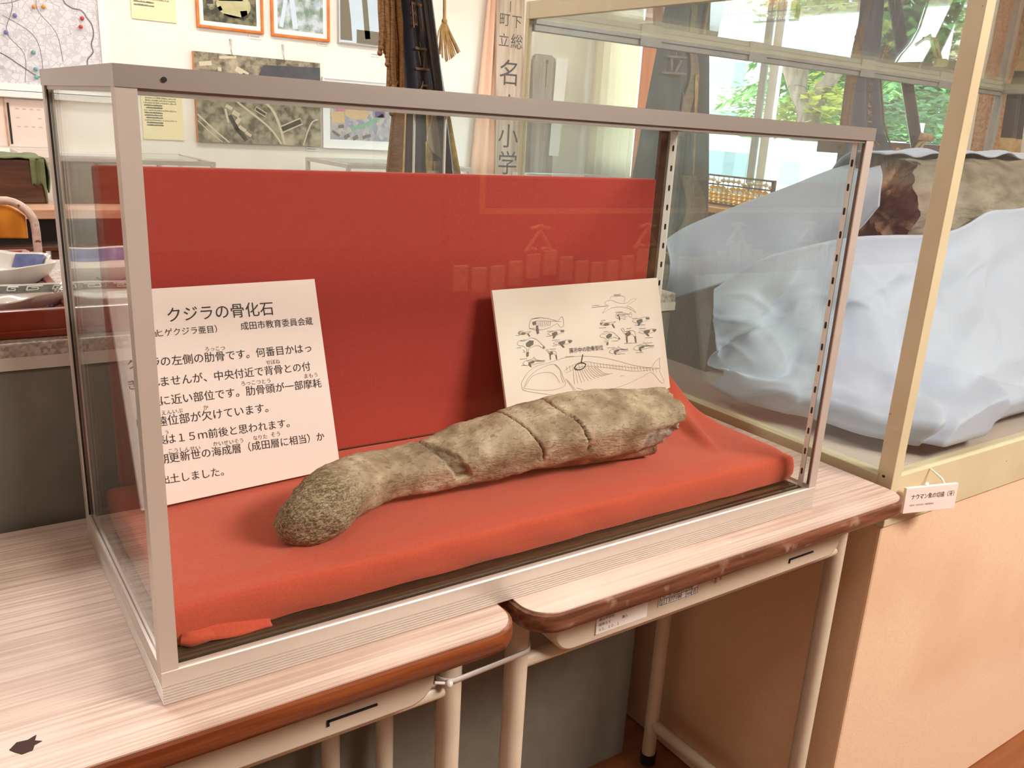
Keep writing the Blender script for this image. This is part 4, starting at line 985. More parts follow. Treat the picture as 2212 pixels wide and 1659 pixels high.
tag(MB().box(1.10, 2.60, .52, .86, .0, .185).box(1.36, 2.60, .36, .86, .185, .236).box(1.36, 2.6, .36, .52, .0, .185).build('tusk_stand', 'stand_grey', bevel=None), 'grey cloth-covered box under the pale drape inside the cream case', 'stand')
# the tusk: a weathered trunk-like cylinder, its near end broken open
TA, TB, TR = Vector((1.385, .400, .324)), Vector((2.55, .46, .352)), .088
tb = MB()
ax = (TB - TA).normalized(); e1 = Vector((-ax.y, ax.x, 0)).normalized(); e2 = ax.cross(e1)
def tusk_pt(u, v):
    th = 2 * pi * u; d = e1 * cos(th) + e2 * sin(th)
    base = TA + (TB - TA) * v
    r = TR * (1 + .03 * noise.noise((th * .8, v * 4, 0)) + .05 * noise.noise((cos(th) * 1.3, sin(th) * 1.3, v * 6)))
    k = .010 * noise.noise((cos(th) * 3, sin(th) * 3, v * 14)) + .004 * noise.noise((cos(th) * 9, sin(th) * 9, v * 60))
    edge = (1 - sm(v, 0, .05)) * (.06 * noise.noise((cos(th) * 1.2, sin(th) * 1.2, 9)) + .02 * noise.noise((cos(th) * 4, sin(th) * 4, 9)))
    return base + d * (r + k) + ax * (edge + .03 * (1 - sm(v, 0, .04)) * (sin(th) * .6))
tb.grid(tusk_pt, 80, 110, wrap=True)
tusk = thing('fossil_tusk', (1.9, .42, .235), 'thick grey fossil tusk with a broken brown end, resting on the pale drape', 'fossil')
tb.build('shaft', 'tusk_skin', parent=tusk, smooth=70)
rim = [tusk_pt(j / 80, 0) for j in range(80)]
cc = sum(rim, Vector()) / 80
cb = MB(); vs = []; ring_n = 26
for k in range(ring_n + 1):
    f = 1 - k / ring_n
    for j in range(80):
        p = cc.lerp(rim[j], .995 * f)
        th = 2 * pi * j / 80
        bul = -.050 * (1 - f ** 2) * (1 + .5 * sin(th + 2.2))
        rough_ = (.030 * noise.noise(p * 24 + Vector((0, 3, 0))) + .016 * abs(noise.noise(p * 62)) + .006 * noise.noise(p * 150)) * min(1, (1 - f) * 4)
        vs.append(p + ax * (bul + rough_))
cb.add(vs, [(k * 80 + j, k * 80 + (j + 1) % 80, (k + 1) * 80 + (j + 1) % 80, (k + 1) * 80 + j) for k in range(ring_n) for j in range(80)])
tag(cb.build('broken_end', 'tusk_core', parent=tusk, smooth=50), 'dark brown splintered core')

# pale drape: front fall
DB = [[0.972,0.382,0.022],[0.966,0.311,0.022],[0.994,0.22,0.022],[1.009,0.136,0.022],[1.043,0.064,0.022],[1.072,0.026,0.022],[1.195,0.027,0.022],[1.337,0.033,0.022],[1.787,0.033,0.022]]
DT = [[0.989,0.42,0.184],[1.041,0.375,0.239],[1.117,0.345,0.264],[1.212,0.325,0.28],[1.311,0.31,0.284],[1.42,0.305,0.284],[1.533,0.3,0.297],[1.732,0.3,0.331]]
DT = DT + [(2.15, .30, .37)]
def drape(u, v):
    a, b_ = Vector(poly_at(DT, u)), Vector(poly_at(DB, u))
    s_ = v
    p = a.lerp(b_, s_)
    # hang: steep at first, sweeping forward near the floor
    hang = sm(s_, 0, 1) - s_
    p += (b_ - a) * 0
    fwd = Vector((b_.x - a.x, b_.y - a.y, 0))
    p = Vector((a.x, a.y, 0)) + fwd * (s_ ** 2.0) + Vector((0, 0, lerp(a.z, b_.z, s_ ** .88)))
    n_ = Vector((fwd.y, -fwd.x, 0)); nn = Vector((-.35, -.93, 0))
    amp = .030 * sm(s_, .02, .45) * (1 - .25 * s_)
    w_ = .7 * sin(2 * pi * (2.6 * u + .9 * s_ * (u - .5)) + 1.1) + .35 * sin(2 * pi * (6.3 * u - 1.2 * s_) + .4) + 1.5 * noise.noise((u * 6 + s_ * 1.2, s_ * 2.6, 4)) + .25 * noise.noise((u * 13 - s_ * 3, s_ * 4, 9))
    cr_ = 1 - min(1, abs(noise.noise((u * 3.2 + s_ * 1.5, s_ * .9 - u * 1.6, 12))) * 3.0)
    cr2 = 1 - min(1, abs(noise.noise((u * 8 - s_ * 2.4, s_ * 2.0 + u, 31))) * 4)
    p += nn * (amp * w_ * .8 + .020 * sm(s_, .03, .25) * (cr_ ** 2 + .25 * cr2 ** 2))
    # puddled roll along the foot
    roll = sm(s_, .80, .90)
    p += Vector((-.1, -.9, .55)) * .040 * roll * (1 - sm(s_, .955, 1)) * (1 + .9 * noise.noise((u * 9, 2, 2)))
    p.z += .010 * sm(s_, .62, .8) * noise.noise((u * 11, s_ * 8, 1)) * (1 - roll)
    p.z += .016 * exp(-((u - .80) / .05) ** 2) * (1 - s_) 
    p.z = max(p.z, .004)
    p.x = max(p.x, BX0 + .018); p.y = max(p.y, .018)
    return p
dm = MB().grid(drape, 200, 70)
dr = dm.build('drape', 'drape_white', smooth=85, normals=False, solid=.003)
tag(dr, 'pale blue-white cloth falling in folds in front of the tusk, pooling on the case floor', 'cloth')
# the corner of cloth folded up over the tusk's end
FU = [[1.042,0.6,0.231],[1.072,0.575,0.269],[1.152,0.53,0.313],[1.239,0.5,0.348],[1.328,0.47,0.385],[1.434,0.45,0.409]]
FL = [[1.029,0.58,0.126],[1.06,0.5,0.168],[1.122,0.43,0.208],[1.186,0.385,0.242],[1.22,0.335,0.279],[1.237,0.3,0.336]]
FB = [(x + .10 + .05 * i, y + .20, z - .02 - .035 * (5 - i) * .4) for i, (x, y, z) in enumerate(FU)]
def flap(u, v):
    a, b_, c = Vector(poly_at(FU, u)), Vector(poly_at(FL, u)), Vector(poly_at(FB, u))
    if v < .6:
        t = v / .6
        p = b_.lerp(a, t) + Vector((-.3, -.6, .3)) * .030 * sin(pi * t) * (1 - .5 * u)
    else:
        t = (v - .6) / .4
        p = a.lerp(c, t) + Vector((0, 0, .012 * sin(pi * t)))
    p += Vector((-.4, -.8, .2)) * (.008 * sin(9 * u + 5 * v) * (1 - u) + .010 * noise.noise((u * 5, v * 4, 8)))
    p.x = max(p.x, BX0 + .03)
    return p
fl = MB().grid(flap, 80, 50).build('drape_flap', 'drape_white', smooth=85, normals=False, solid=.003)
fl.name = 'folded_cloth'
tag(fl, 'smooth triangular sweep of pale cloth drawn up over the end of the tusk', 'cloth')
def topcloth(u, v):
    x = lerp(1.36, 2.5, u); 
    y0 = lerp(.41, .45, u)
    th = lerp(-.25, 1.35, v)
    r = TR + .012 + .007 * noise.noise((u * 14, v * 3, 2)) + .004 * sin(50 * u + 4 * v)
    zc = lerp(.322, .352, u)
    return Vector((x + .01 * noise.noise((u * 9, v * 5, 5)), y0 + r * sin(th) + .012 * v, zc + r * cos(th)))
tc = MB().grid(topcloth, 120, 16).build('backing_cloth', 'drape_white', smooth=85, normals=False, solid=.003)
tag(tc, 'crumpled strip of pale cloth showing along the top of the tusk', 'cloth')

# caption card taped to the cream base frame
fr = frame(.9454, -.0125, -.0438, -.3142, .0292, .0194)
tcard, pt = card_thing('name_card', fr, .0866, .0373, .005, 'card', 'small white name card with Japanese lettering taped to the cream base frame')
mb = MB(); write(mb, 'ナウマン象の切歯（牙）', lambda x, y: pt(.0105 + x, .0205 + y), width=.071, stretch=1.25); mb.build('lettering', 'ink', parent=tcard)
mb = MB(); write(mb, '成田市（旧大栄町）教育委員会', lambda x, y: pt(.009 + x, .0105 + y), width=.040); mb.build('small_print', 'ink_ruby', parent=tcard)
o, u, v_, n_ = fr
t_ = MB()
q = o + u * .070 + v_ * .037
t_.tube([q + Vector((0, .004, -.004)), q + Vector((.001, .012, .004)), Vector((q.x + .003, -.0008, .006))], [.0012, .0018, .0012], 8)
t_.build('tape_tab', 'clear_tape', parent=tcard, smooth=60)
t2 = MB(); q = o + u * .038 + v_ * .0373
t2.tube([q + Vector((-.002, .005, -.001)), q + Vector((.003, .006, .0015))], .0026, 8); t2.build('tape_tab', 'clear_tape', parent=tcard, smooth=60)

# ---------------------------------------------------------------- banners and flags
class Cloth:
    """A hanging cloth between two edge lines, with folds; at(u, z) gives a point of it."""
    def __init__(s, ed, y, amp, waves, phase=0, yslope=0.0):
        s.ed, s.y, s.amp, s.w, s.ph, s.ys = ed, y, amp, waves, phase, yslope
    def edge(s, z):
        e = s.ed
        if z >= e[0][0]: return e[0][1], e[0][2]
        for a, b_ in zip(e, e[1:]):
            if z >= b_[0]:
                t = (a[0] - z) / (a[0] - b_[0]); return lerp(a[1], b_[1], t), lerp(a[2], b_[2], t)
        return e[-1][1], e[-1][2]
    def at(s, u, z, lift=0.0):
        l, r = s.edge(z)
        y = s.y + s.amp * sin(2 * pi * s.w * u + s.ph) + s.amp * .5 * sin(2 * pi * s.w * 2.3 * u + 2 * z) + s.ys * u
        return Vector((lerp(l, r, u), y - lift, z))
    def mesh(s, z1, z0, u0=0.0, u1=1.0, nu=60, nv=30, lift=0.0):
        return MB().grid(lambda u, v: s.at(lerp(u0, u1, u), lerp(z1, z0, v), lift), nu, nv)
def strands(cl, u0, u1, zfun, n, ztop, r, seed, slope=-.25):
    rnd = random.Random(seed); mb = MB()
    for k in range(n):
        u = lerp(u0, u1, (k + .5) / n) + rnd.uniform(-.01, .01)
        zt, zb = ztop, zfun((k + .5) / n) + rnd.uniform(-.03, .03)
        y_ = rnd.uniform(-.012, .004)
        pts = [];
        for q in range(9):
            z = lerp(zt, zb, q / 8); p = cl.at(u, z, .006); p.y += y_; p.x += .003 * sin(q * 2 + k) ; pts.append(p)
        mb.tube(pts, r, 6)
        mb.ball(pts[-1], r * 1.35, 5)
    return mb
# gold-fringed navy flag in front of the picture wall
f1 = thing('fringed_flag', (1.28, 2.0, -UP), 'navy school flag with thick gold rope fringe and black pole, behind the fossil case', 'flag')
c1 = Cloth([(1.10, 1.125, 1.235), (.78, 1.152, 1.282), (.515, 1.165, 1.338), (.26, 1.140, 1.405), (-.10, 1.09, 1.48), (-.38, 1.06, 1.51)], 2.0, .010, 1.6)
c1.mesh(1.10, -.38, .14).build('cloth', 'navy_cloth', parent=f1, smooth=80, solid=.004, normals=False)
c1.mesh(.47, -.38, -.02, .19, 30, 20, .018).build('fringe_fold', 'gold_thread', parent=f1, smooth=80, solid=.006, normals=False)
c1.mesh(.44, -.38, .19, .215, 4, 20, .02).build('gold_border', 'gold_pale', parent=f1, smooth=80, solid=.006, normals=False)
st = strands(c1, -.30, .17, lambda t: lerp(.60, .43, t) + .05 * sin(t * 9), 24, 1.10, .0065, 3)
st.build('fringe', 'gold_thread', parent=f1, smooth=60)
em = MB()
for zz0, zz1, ua, ub, w_ in ((.50, .30, .62, .52, .06), (.36, .20, .55, .50, .07), (.30, .05, .66, .60, .05)):
    em.grid(lambda u, v: c1.at(lerp(ua, ub, v) + w_ * (u - .5) * 2 * (.6 + .4 * sin(3 * v + 1)), lerp(zz0, zz1, v), .026), 8, 14)
em.build('emblem', 'gold_bright', parent=f1, smooth=80, solid=.004, normals=False)
e2_ = MB()
e2_.grid(lambda u, v: c1.at(.70 + (u - .5) * .34 * (sin(pi * min(1, v * 1.02)) ** .5) + .05 * sin(7 * v), lerp(.46, .31, v), .030), 14, 18)
e2_.grid(lambda u, v: c1.at(.58 + (u - .5) * .36 * (.5 + .5 * v), lerp(.27, -.10, v), .028), 14, 14)
e2_.build('embroidery', 'old_board', parent=f1, smooth=80, solid=.004, normals=False)
e3_ = MB()
e3_.grid(lambda u, v: c1.at(lerp(.90, .985, u) - .06 * sin(6 * v) * (1 - u), lerp(.50, -.2, v), .014), 6, 24)
e3_.build('gold_border', 'gold_bright', parent=f1, smooth=80, solid=.004, normals=False)
tx = MB()
for k, ch in enumerate('町立名'):
    write(tx, ch, lambda x, y: c1.at(.56 + (x - .5) * .38, .69 - k * .115 + y * .095, .018), size=1.0)
tx.build('lettering', 'gold_thread', parent=f1, normals=False)
MB().tube([(1.165, 1.93, 1.15), (1.236, 1.93, .77), (1.283, 1.93, .52), (1.38, 1.94, 0.0), (1.50, 1.97, -UP)], .0165, 16).build('pole', 'black_lacquer', parent=f1, smooth=60)
ts = MB(); rnd = random.Random(2)
hx, hy, hz = 1.298, 1.93, .715
for k in range(46):
    a = rnd.uniform(-1, 1); d = rnd.uniform(-.3, .3)
    ts.tube([(hx + .004 * a, hy, hz), (hx + .022 * a, hy + .01 * d, hz - .03), (hx + .048 * a + .012, hy + .02 * d, hz - .115 + .035 * abs(a))], [.0022, .002, .0012], 5)
ts.ball((hx, hy, hz), .009, 6); ts.tube([(hx, hy, hz), (hx - .002, hy, hz + .06), (hx - .03, hy, hz + .12), (1.255, hy, .85)], .005, 8)
ts.build('tassel', 'gold_pale', parent=f1, smooth=60, normals=False)
MB().lathe([(.001, 0), (.13, 0), (.13, .03), (.03, .05), (.03, .12), (.001, .12)], (1.50, 1.97, -UP), 28).build('stand', 'black_lacquer', parent=f1, smooth=40)

# glare-greyed navy banner behind the cream case
f2 = thing('glared_banner', (2.0, 1.6, -UP), 'navy banner greyed to slate by glass glare, with faint gold emblem, beside the peach curtain', 'flag')
c2 = Cloth([(1.25, 1.965, 2.03), (.76, 1.906, 2.072), (.26, 1.834, 2.150), (-.55, 1.76, 2.27)], 1.6, .016, 1.6, 1.0)
c2.mesh(1.25, -.55).build('cloth', 'glared_navy', parent=f2, smooth=80, solid=.004, normals=False)
em = MB()
em.grid(lambda u, v: c2.at(.66 + .10 * sin(5 * v) + (u - .5) * .18, lerp(.72, .42, v), .014), 8, 18)
em.grid(lambda u, v: c2.at(.48 + .08 * sin(7 * v) + (u - .5) * .12, lerp(.56, .30, v), .014), 8, 18)
em.grid(lambda u, v: c2.at(.74 + .10 * sin(9 * v) + (u - .5) * .22, lerp(.30, -.30, v), .014), 8, 24)
em.build('emblem', 'dull_gold', parent=f2, smooth=80, solid=.003, normals=False)
em = MB(); em.grid(lambda u, v: c2.at(.80 + (u - .5) * .07 * (1 - v), lerp(.62, .20, v), .02), 4, 10)
em.build('yellow_streamer', 'gold_bright', parent=f2, smooth=80, solid=.003, normals=False)
tx = MB()
for k, ch in enumerate('町立'):
    write(tx, ch, lambda x, y: c2.at(.06 + x * .36, .70 - k * .085 + y * .08, .022), size=1.0)
tx.build('lettering', 'dull_gold', parent=f2, normals=False)
MB().tube([(2.04, 1.635, 1.3), (2.04, 1.635, -UP)], .012, 12).build('pole', 'black_lacquer', parent=f2, smooth=60)
MB().lathe([(.001, 0), (.12, 0), (.12, .03), (.03, .05), (.001, .05)], (2.04, 1.635, -UP), 28).build('stand', 'black_lacquer', parent=f2, smooth=40)

# navy flag by the window with its leaning pole
f3 = thing('navy_flag', (3.1, 1.6, -UP), 'haze-paled navy flag with a brown fringe standing before the window, seen above the tusk', 'flag')
c3 = Cloth([(1.2, 2.88, 2.93), (.93, 2.872, 2.985), (.70, 2.862, 3.02), (.50, 2.875, 3.11), (.40, 2.88, 3.225), (-.45, 2.80, 3.45)], 1.6, .018, 1.8, .5)
c3.mesh(1.2, -.45, .05).build('cloth', 'hazed_navy', parent=f3, smooth=80, solid=.004, normals=False)
strands(c3, -.20, .05, lambda t: lerp(.50, .40, t), 14, 1.15, .0075, 8).build('fringe', 'gold_thread', parent=f3, smooth=60)
c3.mesh(.78, -.45, .90, 1.0, 6, 24, .012).build('brown_border', 'gold_thread', parent=f3, smooth=80, solid=.005, normals=False)
tx = MB()
for k, ch in enumerate('下総名木'):
    write(tx, ch, lambda x, y: c3.at(.40 + x * .36, .70 - k * .088 + y * .080, .03), size=1.0)
tx.build('lettering', 'lace_brown', parent=f3, normals=False)
MB().tube([(2.80, 1.56, 1.3), (3.0, 1.56, .96), (3.18, 1.57, .70), (3.375, 1.58, .41), (3.95, 1.62, -UP + .1), (3.99, 1.62, -UP)], .024, 16).build('pole', 'black_lacquer', parent=f3, smooth=60)
cd = MB()
cd.tube([(3.21, 1.575, .43), (3.27, 1.56, .39), (3.33, 1.555, .46), (3.36, 1.55, .47), (3.30, 1.55, .40), (3.23, 1.56, .405)], .007, 8)
cd.tube([(3.315, 1.552, .485), (3.40, 1.552, .48)], .016, 10)
cd.build('cord', 'gold_pale', parent=f3, smooth=60)

f4 = thing('lace_flag', (3.5, 1.3, -UP), 'brown lace fringe of a navy flag beyond the far end of the cream case', 'flag')
c4 = Cloth([(1.2, 3.34, 3.62), (.69, 3.325, 3.66), (.42, 3.345, 3.72), (-.4, 3.30, 3.85)], 1.32, .02, 2.4, .3)
c4.mesh(1.2, -.4, 0, .55, 30, 30).build('fringe', 'lace_brown', parent=f4, smooth=80, solid=.008, normals=False)
c4.mesh(1.2, .50, .52, 1.0, 30, 20, -.012).build('cloth', 'navy_cloth', parent=f4, smooth=80, solid=.004, normals=False)
c4.mesh(.50, -.4, .52, 1.0, 30, 20, -.012).build('gold_border', 'gold_pale', parent=f4, smooth=80, solid=.004, normals=False)
MB().tube([(3.8, 1.36, 1.3), (3.9, 1.36, -UP)], .014, 12).build('pole', 'black_lacquer', parent=f4, smooth=60)

# dark embroidered stage banner behind the photographer: it shows only mirrored in the glass
f5 = thing('stage_banner', (2.0, -1.8, -UP), 'dark stage banner with a gold line frame and scalloped fringe, mirrored in the front glass', 'banner')
BYR = -1.8
MB().grid(lambda u, v: Vector((lerp(1.24, 3.25, u), BYR + .012 * sin(20 * u), lerp(1.5, -.02, v))), 60, 8).build('cloth', 'navy_cloth', parent=f5, smooth=80, solid=.006, normals=False)
gb = MB()
gb.box(1.372, 3.2, BYR + .018, BYR + .024, .152, .170); gb.box(1.360, 1.380, BYR + .018, BYR + .024, .152, .80)
gb.build('gold_line', 'gold_pale', parent=f5)
gs = MB()
for cx, cz in ((1.60, .085), (2.08, .085), (2.56, .085), (3.0, .085)):
    for sgn in (-1, 1):
        pts = [(cx + sgn * (.01 + .055 * (k / 14) * abs(sin(.6 + k * .22)) + .03 * sin(k * .45)), BYR + .022, cz - .07 + .10 * (k / 14) + .02 * cos(k * .6)) for k in range(15)]
        gs.tube(pts, .007, 6)
gs.build('gold_scroll', 'gold_pale', parent=f5, smooth=60)
for k in range(28):
    x = 1.27 + k * .070; zt = .06 - .055 * abs(sin((x - 1.60) * pi / .48)) - .02
    MB().box(x, x + .056, BYR + .020, BYR + .030, zt - .085, zt).build('scallop', 'gold_pale', parent=f5, bevel=.012)
MB().tube([(1.2, BYR - .02, 1.5), (3.3, BYR - .02, 1.5)], .02, 12).build('rod', 'black_lacquer', parent=f5, smooth=60)
for x in (3.27,): MB().tube([(x, BYR - .02, -.47), (x, BYR - .02, 1.5)], .018, 12).build('upright', 'black_lacquer', parent=f5, smooth=60)
f5.scale = (1.208, 1.208, 1.208)
f5.location = (2.439, -2.3, -.899)
# ---------------------------------------------------------------- laboratory bench with the lacquer tray behind the desks
bench = thing('laboratory_bench', (-.3, .65, -UP), 'dark grey bench with a speckled stone top, standing behind the school desks', 'bench')
MB().box(-1.5, .850, .376, .878, -UP, .166).build('body', 'bench_paint', parent=bench, bevel=.003)
MB().box(-1.505, .855, .3735, .884, .166, .194).build('worktop', 'terrazzo', parent=bench, bevel=.002)
MB().box(-1.505, .855, .3725, .3745, .167, .180).build('worktop_edge', 'bench_edge', parent=bench)
tray = thing('lacquer_tray', (-.22, .60, .194), 'red-brown wooden tray holding porcelain dishes on the speckled bench top', 'tray')
MB().box(-.46, .020, .397, .80, .1945, .201).build('bottom', 'tray_lacquer', parent=tray)
tb = MB()
tb.box(-.46, .020, .394, .404, .1945, .222); tb.box(-.46, .020, .796, .806, .1945, .222); tb.box(.012, .022, .404, .796, .1945, .222); tb.box(-.47, -.46, .394, .806, .1945, .222)
tb.build('rim', 'tray_lacquer', parent=tray, bevel=.002)
lp = MB(); lp.box(-.46, .020, .3905, .394, .1945, .202)
lp.build('foot_moulding', 'tray_lacquer', parent=tray, bevel=.001)

def dish(name, c, rx, ry, h, foot, wave, label, kind):
    t = thing(name, c, label, 'dish', 'porcelain dishes in the tray')
    N_ = 96
    def rad(a, f):
        return f * (1 + wave * .35 * (.5 - .5 * cos(8 * a) - .5) * f)
    def surf(prof):
        vs = []
        for f, z in prof:
            for j in range(N_):
                a = 2 * pi * j / N_; r = rad(a, f); lift = (.010 * wave * cos(2 * a) if kind == 'long' else .004 * wave * (.5 - .5 * cos(8 * a))) * (f > .6) * f
                vs.append((c[0] + rx * r * cos(a), c[1] + ry * r * sin(a), c[2] + z + lift))
        return vs, [(i * N_ + j, i * N_ + (j + 1) % N_, (i + 1) * N_ + (j + 1) % N_, (i + 1) * N_ + j) for i in range(len(prof) - 1) for j in range(N_)]
    outer = [(.02, .001), (foot, 0.0), (foot, .004), (foot + .07, .0065), (.88, h * .42), (.96, h * .75), (1.0, h), (.985, h + .001), (.955, h * .95)]
    inner = [(.955, h * .95), (.91, h * .66), (.80, .0125), (.60, .009), (.02, .008)]
    v, f = surf(outer); mb = MB().add(v, f); v, f = surf(inner); mb.add(v, f)
    mb.build('body', 'porcelain', parent=t, smooth=60)
    band = [(.950, h * .93), (.905, h * .64)] if kind == 'long' else [(.950, h * .93), (.86, h * .50)]
    prof = [(f_ - .004, z + .0012) for f_, z in (band[0], (lerp(band[0][0], band[1][0], .5), lerp(band[0][1], band[1][1], .5) - .001), band[1])]
    v, f = surf(prof)
    if kind == 'long':
        MB().add(v, f).build('meander_band', 'celadon', parent=t, smooth=60, normals=False)
        # raised light meander marks on the band
        mm = MB(); 
        def on_band(a, k): 
            f_ = lerp(band[0][0], band[1][0], k) - .008; z = lerp(band[0][1], band[1][1], k) + .002
            r = rad(a, f_); lift = .010 * wave * cos(2 * a) * f_
            return (c[0] + rx * r * cos(a), c[1] + ry * r * sin(a), c[2] + z + lift)
        for q in range(22):
            a0 = 2 * pi * q / 22
            for (p0, p1) in (((0, .25), (.16, .25)), ((.16, .25), (.16, .75)), ((.04, .75), (.16, .75)), ((.04, .45), (.04, .75)), ((.04, .45), (.11, .45))):
                mm.tube([on_band(a0 + p0[0], p0[1]), on_band(a0 + p1[0], p1[1])], .0007, 5)
        mm.build('meander_marks', 'porcelain', parent=t)
        rg = MB()
        for q in range(7):
            a = -pi * .60 + q * .22
            for (dz, da) in ((0, 0), (0, .05), (.006, 0), (.006, .05)):
                z = h * .34 + dz * .7; f_ = 1.0
                r = rad(a + da, f_ * .885)
                rg.ball((c[0] + rx * r * cos(a + da), c[1] + ry * r * sin(a + da), c[2] + z), .0022, 5)
        rg.build('seal_marks', 'cobalt', parent=t, smooth=60)
    else:
        for a0, a1 in ((.15, .75), (1.15, 2.2), (2.75, 3.6), (4.1, 4.5)):
            mb = MB(); vs = []
            for i in range(5):
                for j in range(25):
                    a = lerp(a0, a1, j / 24); k = i / 4; f_ = lerp(band[0][0], band[1][0], k) - .006; z = lerp(band[0][1], band[1][1], k) + .002
                    r = rad(a, f_); vs.append((c[0] + rx * r * cos(a), c[1] + ry * r * sin(a), c[2] + z + .004 * wave * (.5 - .5 * cos(8 * a)) * f_))
            mb.add(vs, [(i * 25 + j, i * 25 + j + 1, (i + 1) * 25 + j + 1, (i + 1) * 25 + j) for i in range(4) for j in range(24)])
            mb.build('blue_panel', 'cobalt', parent=t, smooth=60, normals=False)
        br = MB()
        for a0, a1, k0, k1 in ((4.4, 4.75, .9, .35), (4.75, 4.9, .35, .7), (4.6, 5.0, .55, .42)):
            br.tube([(c[0] + rx * 1.0 * lerp(.80, 1.005, lerp(k0, k1, q / 8)) * cos(lerp(a0, a1, q / 8)), c[1] + ry * lerp(.80, 1.005, lerp(k0, k1, q / 8)) * sin(lerp(a0, a1, q / 8)), c[2] + h * lerp(.1, .95, lerp(k0, k1, q / 8))) for q in range(9)], .0011, 5)
        br.build('blue_brushstroke', 'cobalt', parent=t)
    return t
dish('porcelain_dish', (-.085, .470, .2012), .112, .054, .026, .74, .35, 'long shallow porcelain dish with a grey key-pattern band, at the front of the tray', 'long')
dish('porcelain_bowl', (-.075, .618, .2012), .106, .084, .036, .66, .30, 'blue and white scalloped porcelain bowl, behind the long dish in the tray', 'round')

# ---------------------------------------------------------------- orange school chair and old reed organ
ch = thing('school_chair', (-.03, 2.25, -UP), 'orange plywood school chair with a worn pinkish tube frame, behind the porcelain dishes', 'chair')
cx, cy = 0.0, 2.2
bk = MB().grid(lambda u, v: Vector((cx + lerp(-.158, .158, u) , cy + .022 + .028 * (1 - (2 * u - 1) ** 2), lerp(.042, .138, v) - .035 * (max(0, abs(2 * u - 1) - .55) / .45) ** 2.2 * v)), 24, 14)
bk.build('backrest', 'chair_ply', parent=ch, smooth=80, solid=.011, normals=False)
arch = [(cx + .172, cy + .1, -UP)] ; 
arch = [(cx - .178, cy + .02, -.36), (cx - .178, cy + .005, .06)]
for k in range(1, 8): a = pi - (pi / 2) * k / 8; arch.append((cx - .178 + .075 + .075 * cos(a), cy + .003, .073 + .075 * sin(a)))
arch += [(cx - .08, cy + .003, .148), (cx + .08, cy + .003, .148)]
for k in range(1, 8): a = pi / 2 - (pi / 2) * k / 8; arch.append((cx + .178 - .075 + .075 * cos(a), cy + .003, .073 + .075 * sin(a)))
arch += [(cx + .178, cy + .005, .06), (cx + .178, cy + .02, -.36)]
MB().tube(arch, .011, 14).build('back_frame', 'chair_tube', parent=ch, smooth=60)
MB().prism(rrect(cx - .18, cx + .18, cy + .02, cy + .38, .05), -.298, -.286).build('seat', 'chair_ply', parent=ch, bevel=.003)
for sx in (-1, 1):
    MB().tube([(cx + sx * .178, cy + .02, -.36), (cx + sx * .185, cy - .03, -UP)], .011, 12).build('leg', 'chair_tube', parent=ch, smooth=60)
    MB().tube([(cx + sx * .17, cy + .36, -.30), (cx + sx * .185, cy + .39, -UP)], .011, 12).build('leg', 'chair_tube', parent=ch, smooth=60)
    MB().tube([(cx + sx * .178, cy + .02, -.315), (cx + sx * .17, cy + .36, -.315)], .010, 12).build('side_rail', 'chair_tube', parent=ch, smooth=60)

og = thing('reed_organ', (-.15, 3.3, -UP), 'old dark brown reed organ with a pale keyboard shelf, behind the orange chair', 'organ')
MB().box(-.75, .335, 3.25, 3.60, .030, .190).build('upper_case', 'organ_wood', parent=og, bevel=.004)
MB().box(-.73, .300, 3.246, 3.252, .055, .165).build('fret_panel', 'organ_wood', parent=og)
MB().box(-.77, .362, 3.06, 3.60, -.006, .030).build('keyboard_shelf', 'organ_shelf', parent=og, bevel=.004)
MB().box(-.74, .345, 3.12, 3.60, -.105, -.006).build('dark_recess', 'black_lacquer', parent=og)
MB().box(-.77, .362, 3.06, 3.60, -.122, -.105).build('lower_rail', 'organ_wood', parent=og, bevel=.003)
for x in (-.74, .31):
    for y in (3.08, 3.55): MB().box(x, x + .035, y, y + .035, -UP, -.122).build('leg', 'organ_wood', parent=og, bevel=.003)
gc = MB().grid(lambda u, v: Vector((lerp(.29, .335, u) + .0 * v, 3.243 - .006 * sin(9 * u), lerp(.196, lerp(.10, .035, sm(u, .8, .95)), v) + .004 * sin(12 * u) * v)), 40, 10)  # green sheet standing in for a greenish reflection on the organ case
gc.grid(lambda u, v: Vector((lerp(.05, .338, u), lerp(3.243, 3.55, v), .197 + .002 * sin(20 * u + 8 * v))), 40, 8)
gc.grid(lambda u, v: Vector((.341 + .010 * sin(3 * v), lerp(3.25, 3.40, u), lerp(.196, lerp(.07, .15, u), v))), 10, 8)
tag(gc.build('reflection_sheet', 'green_reflection', smooth=80, solid=.004, normals=False), 'green sheet over the reed organ, put in for a greenish reflection', 'cloth')

# ---------------------------------------------------------------- things on the back wall
YW = YB - .001
def board_(mb, x0, x1, z0, z1, t=.012, y=YW): return mb.box(x0, x1, y - t, y, z0, z1)
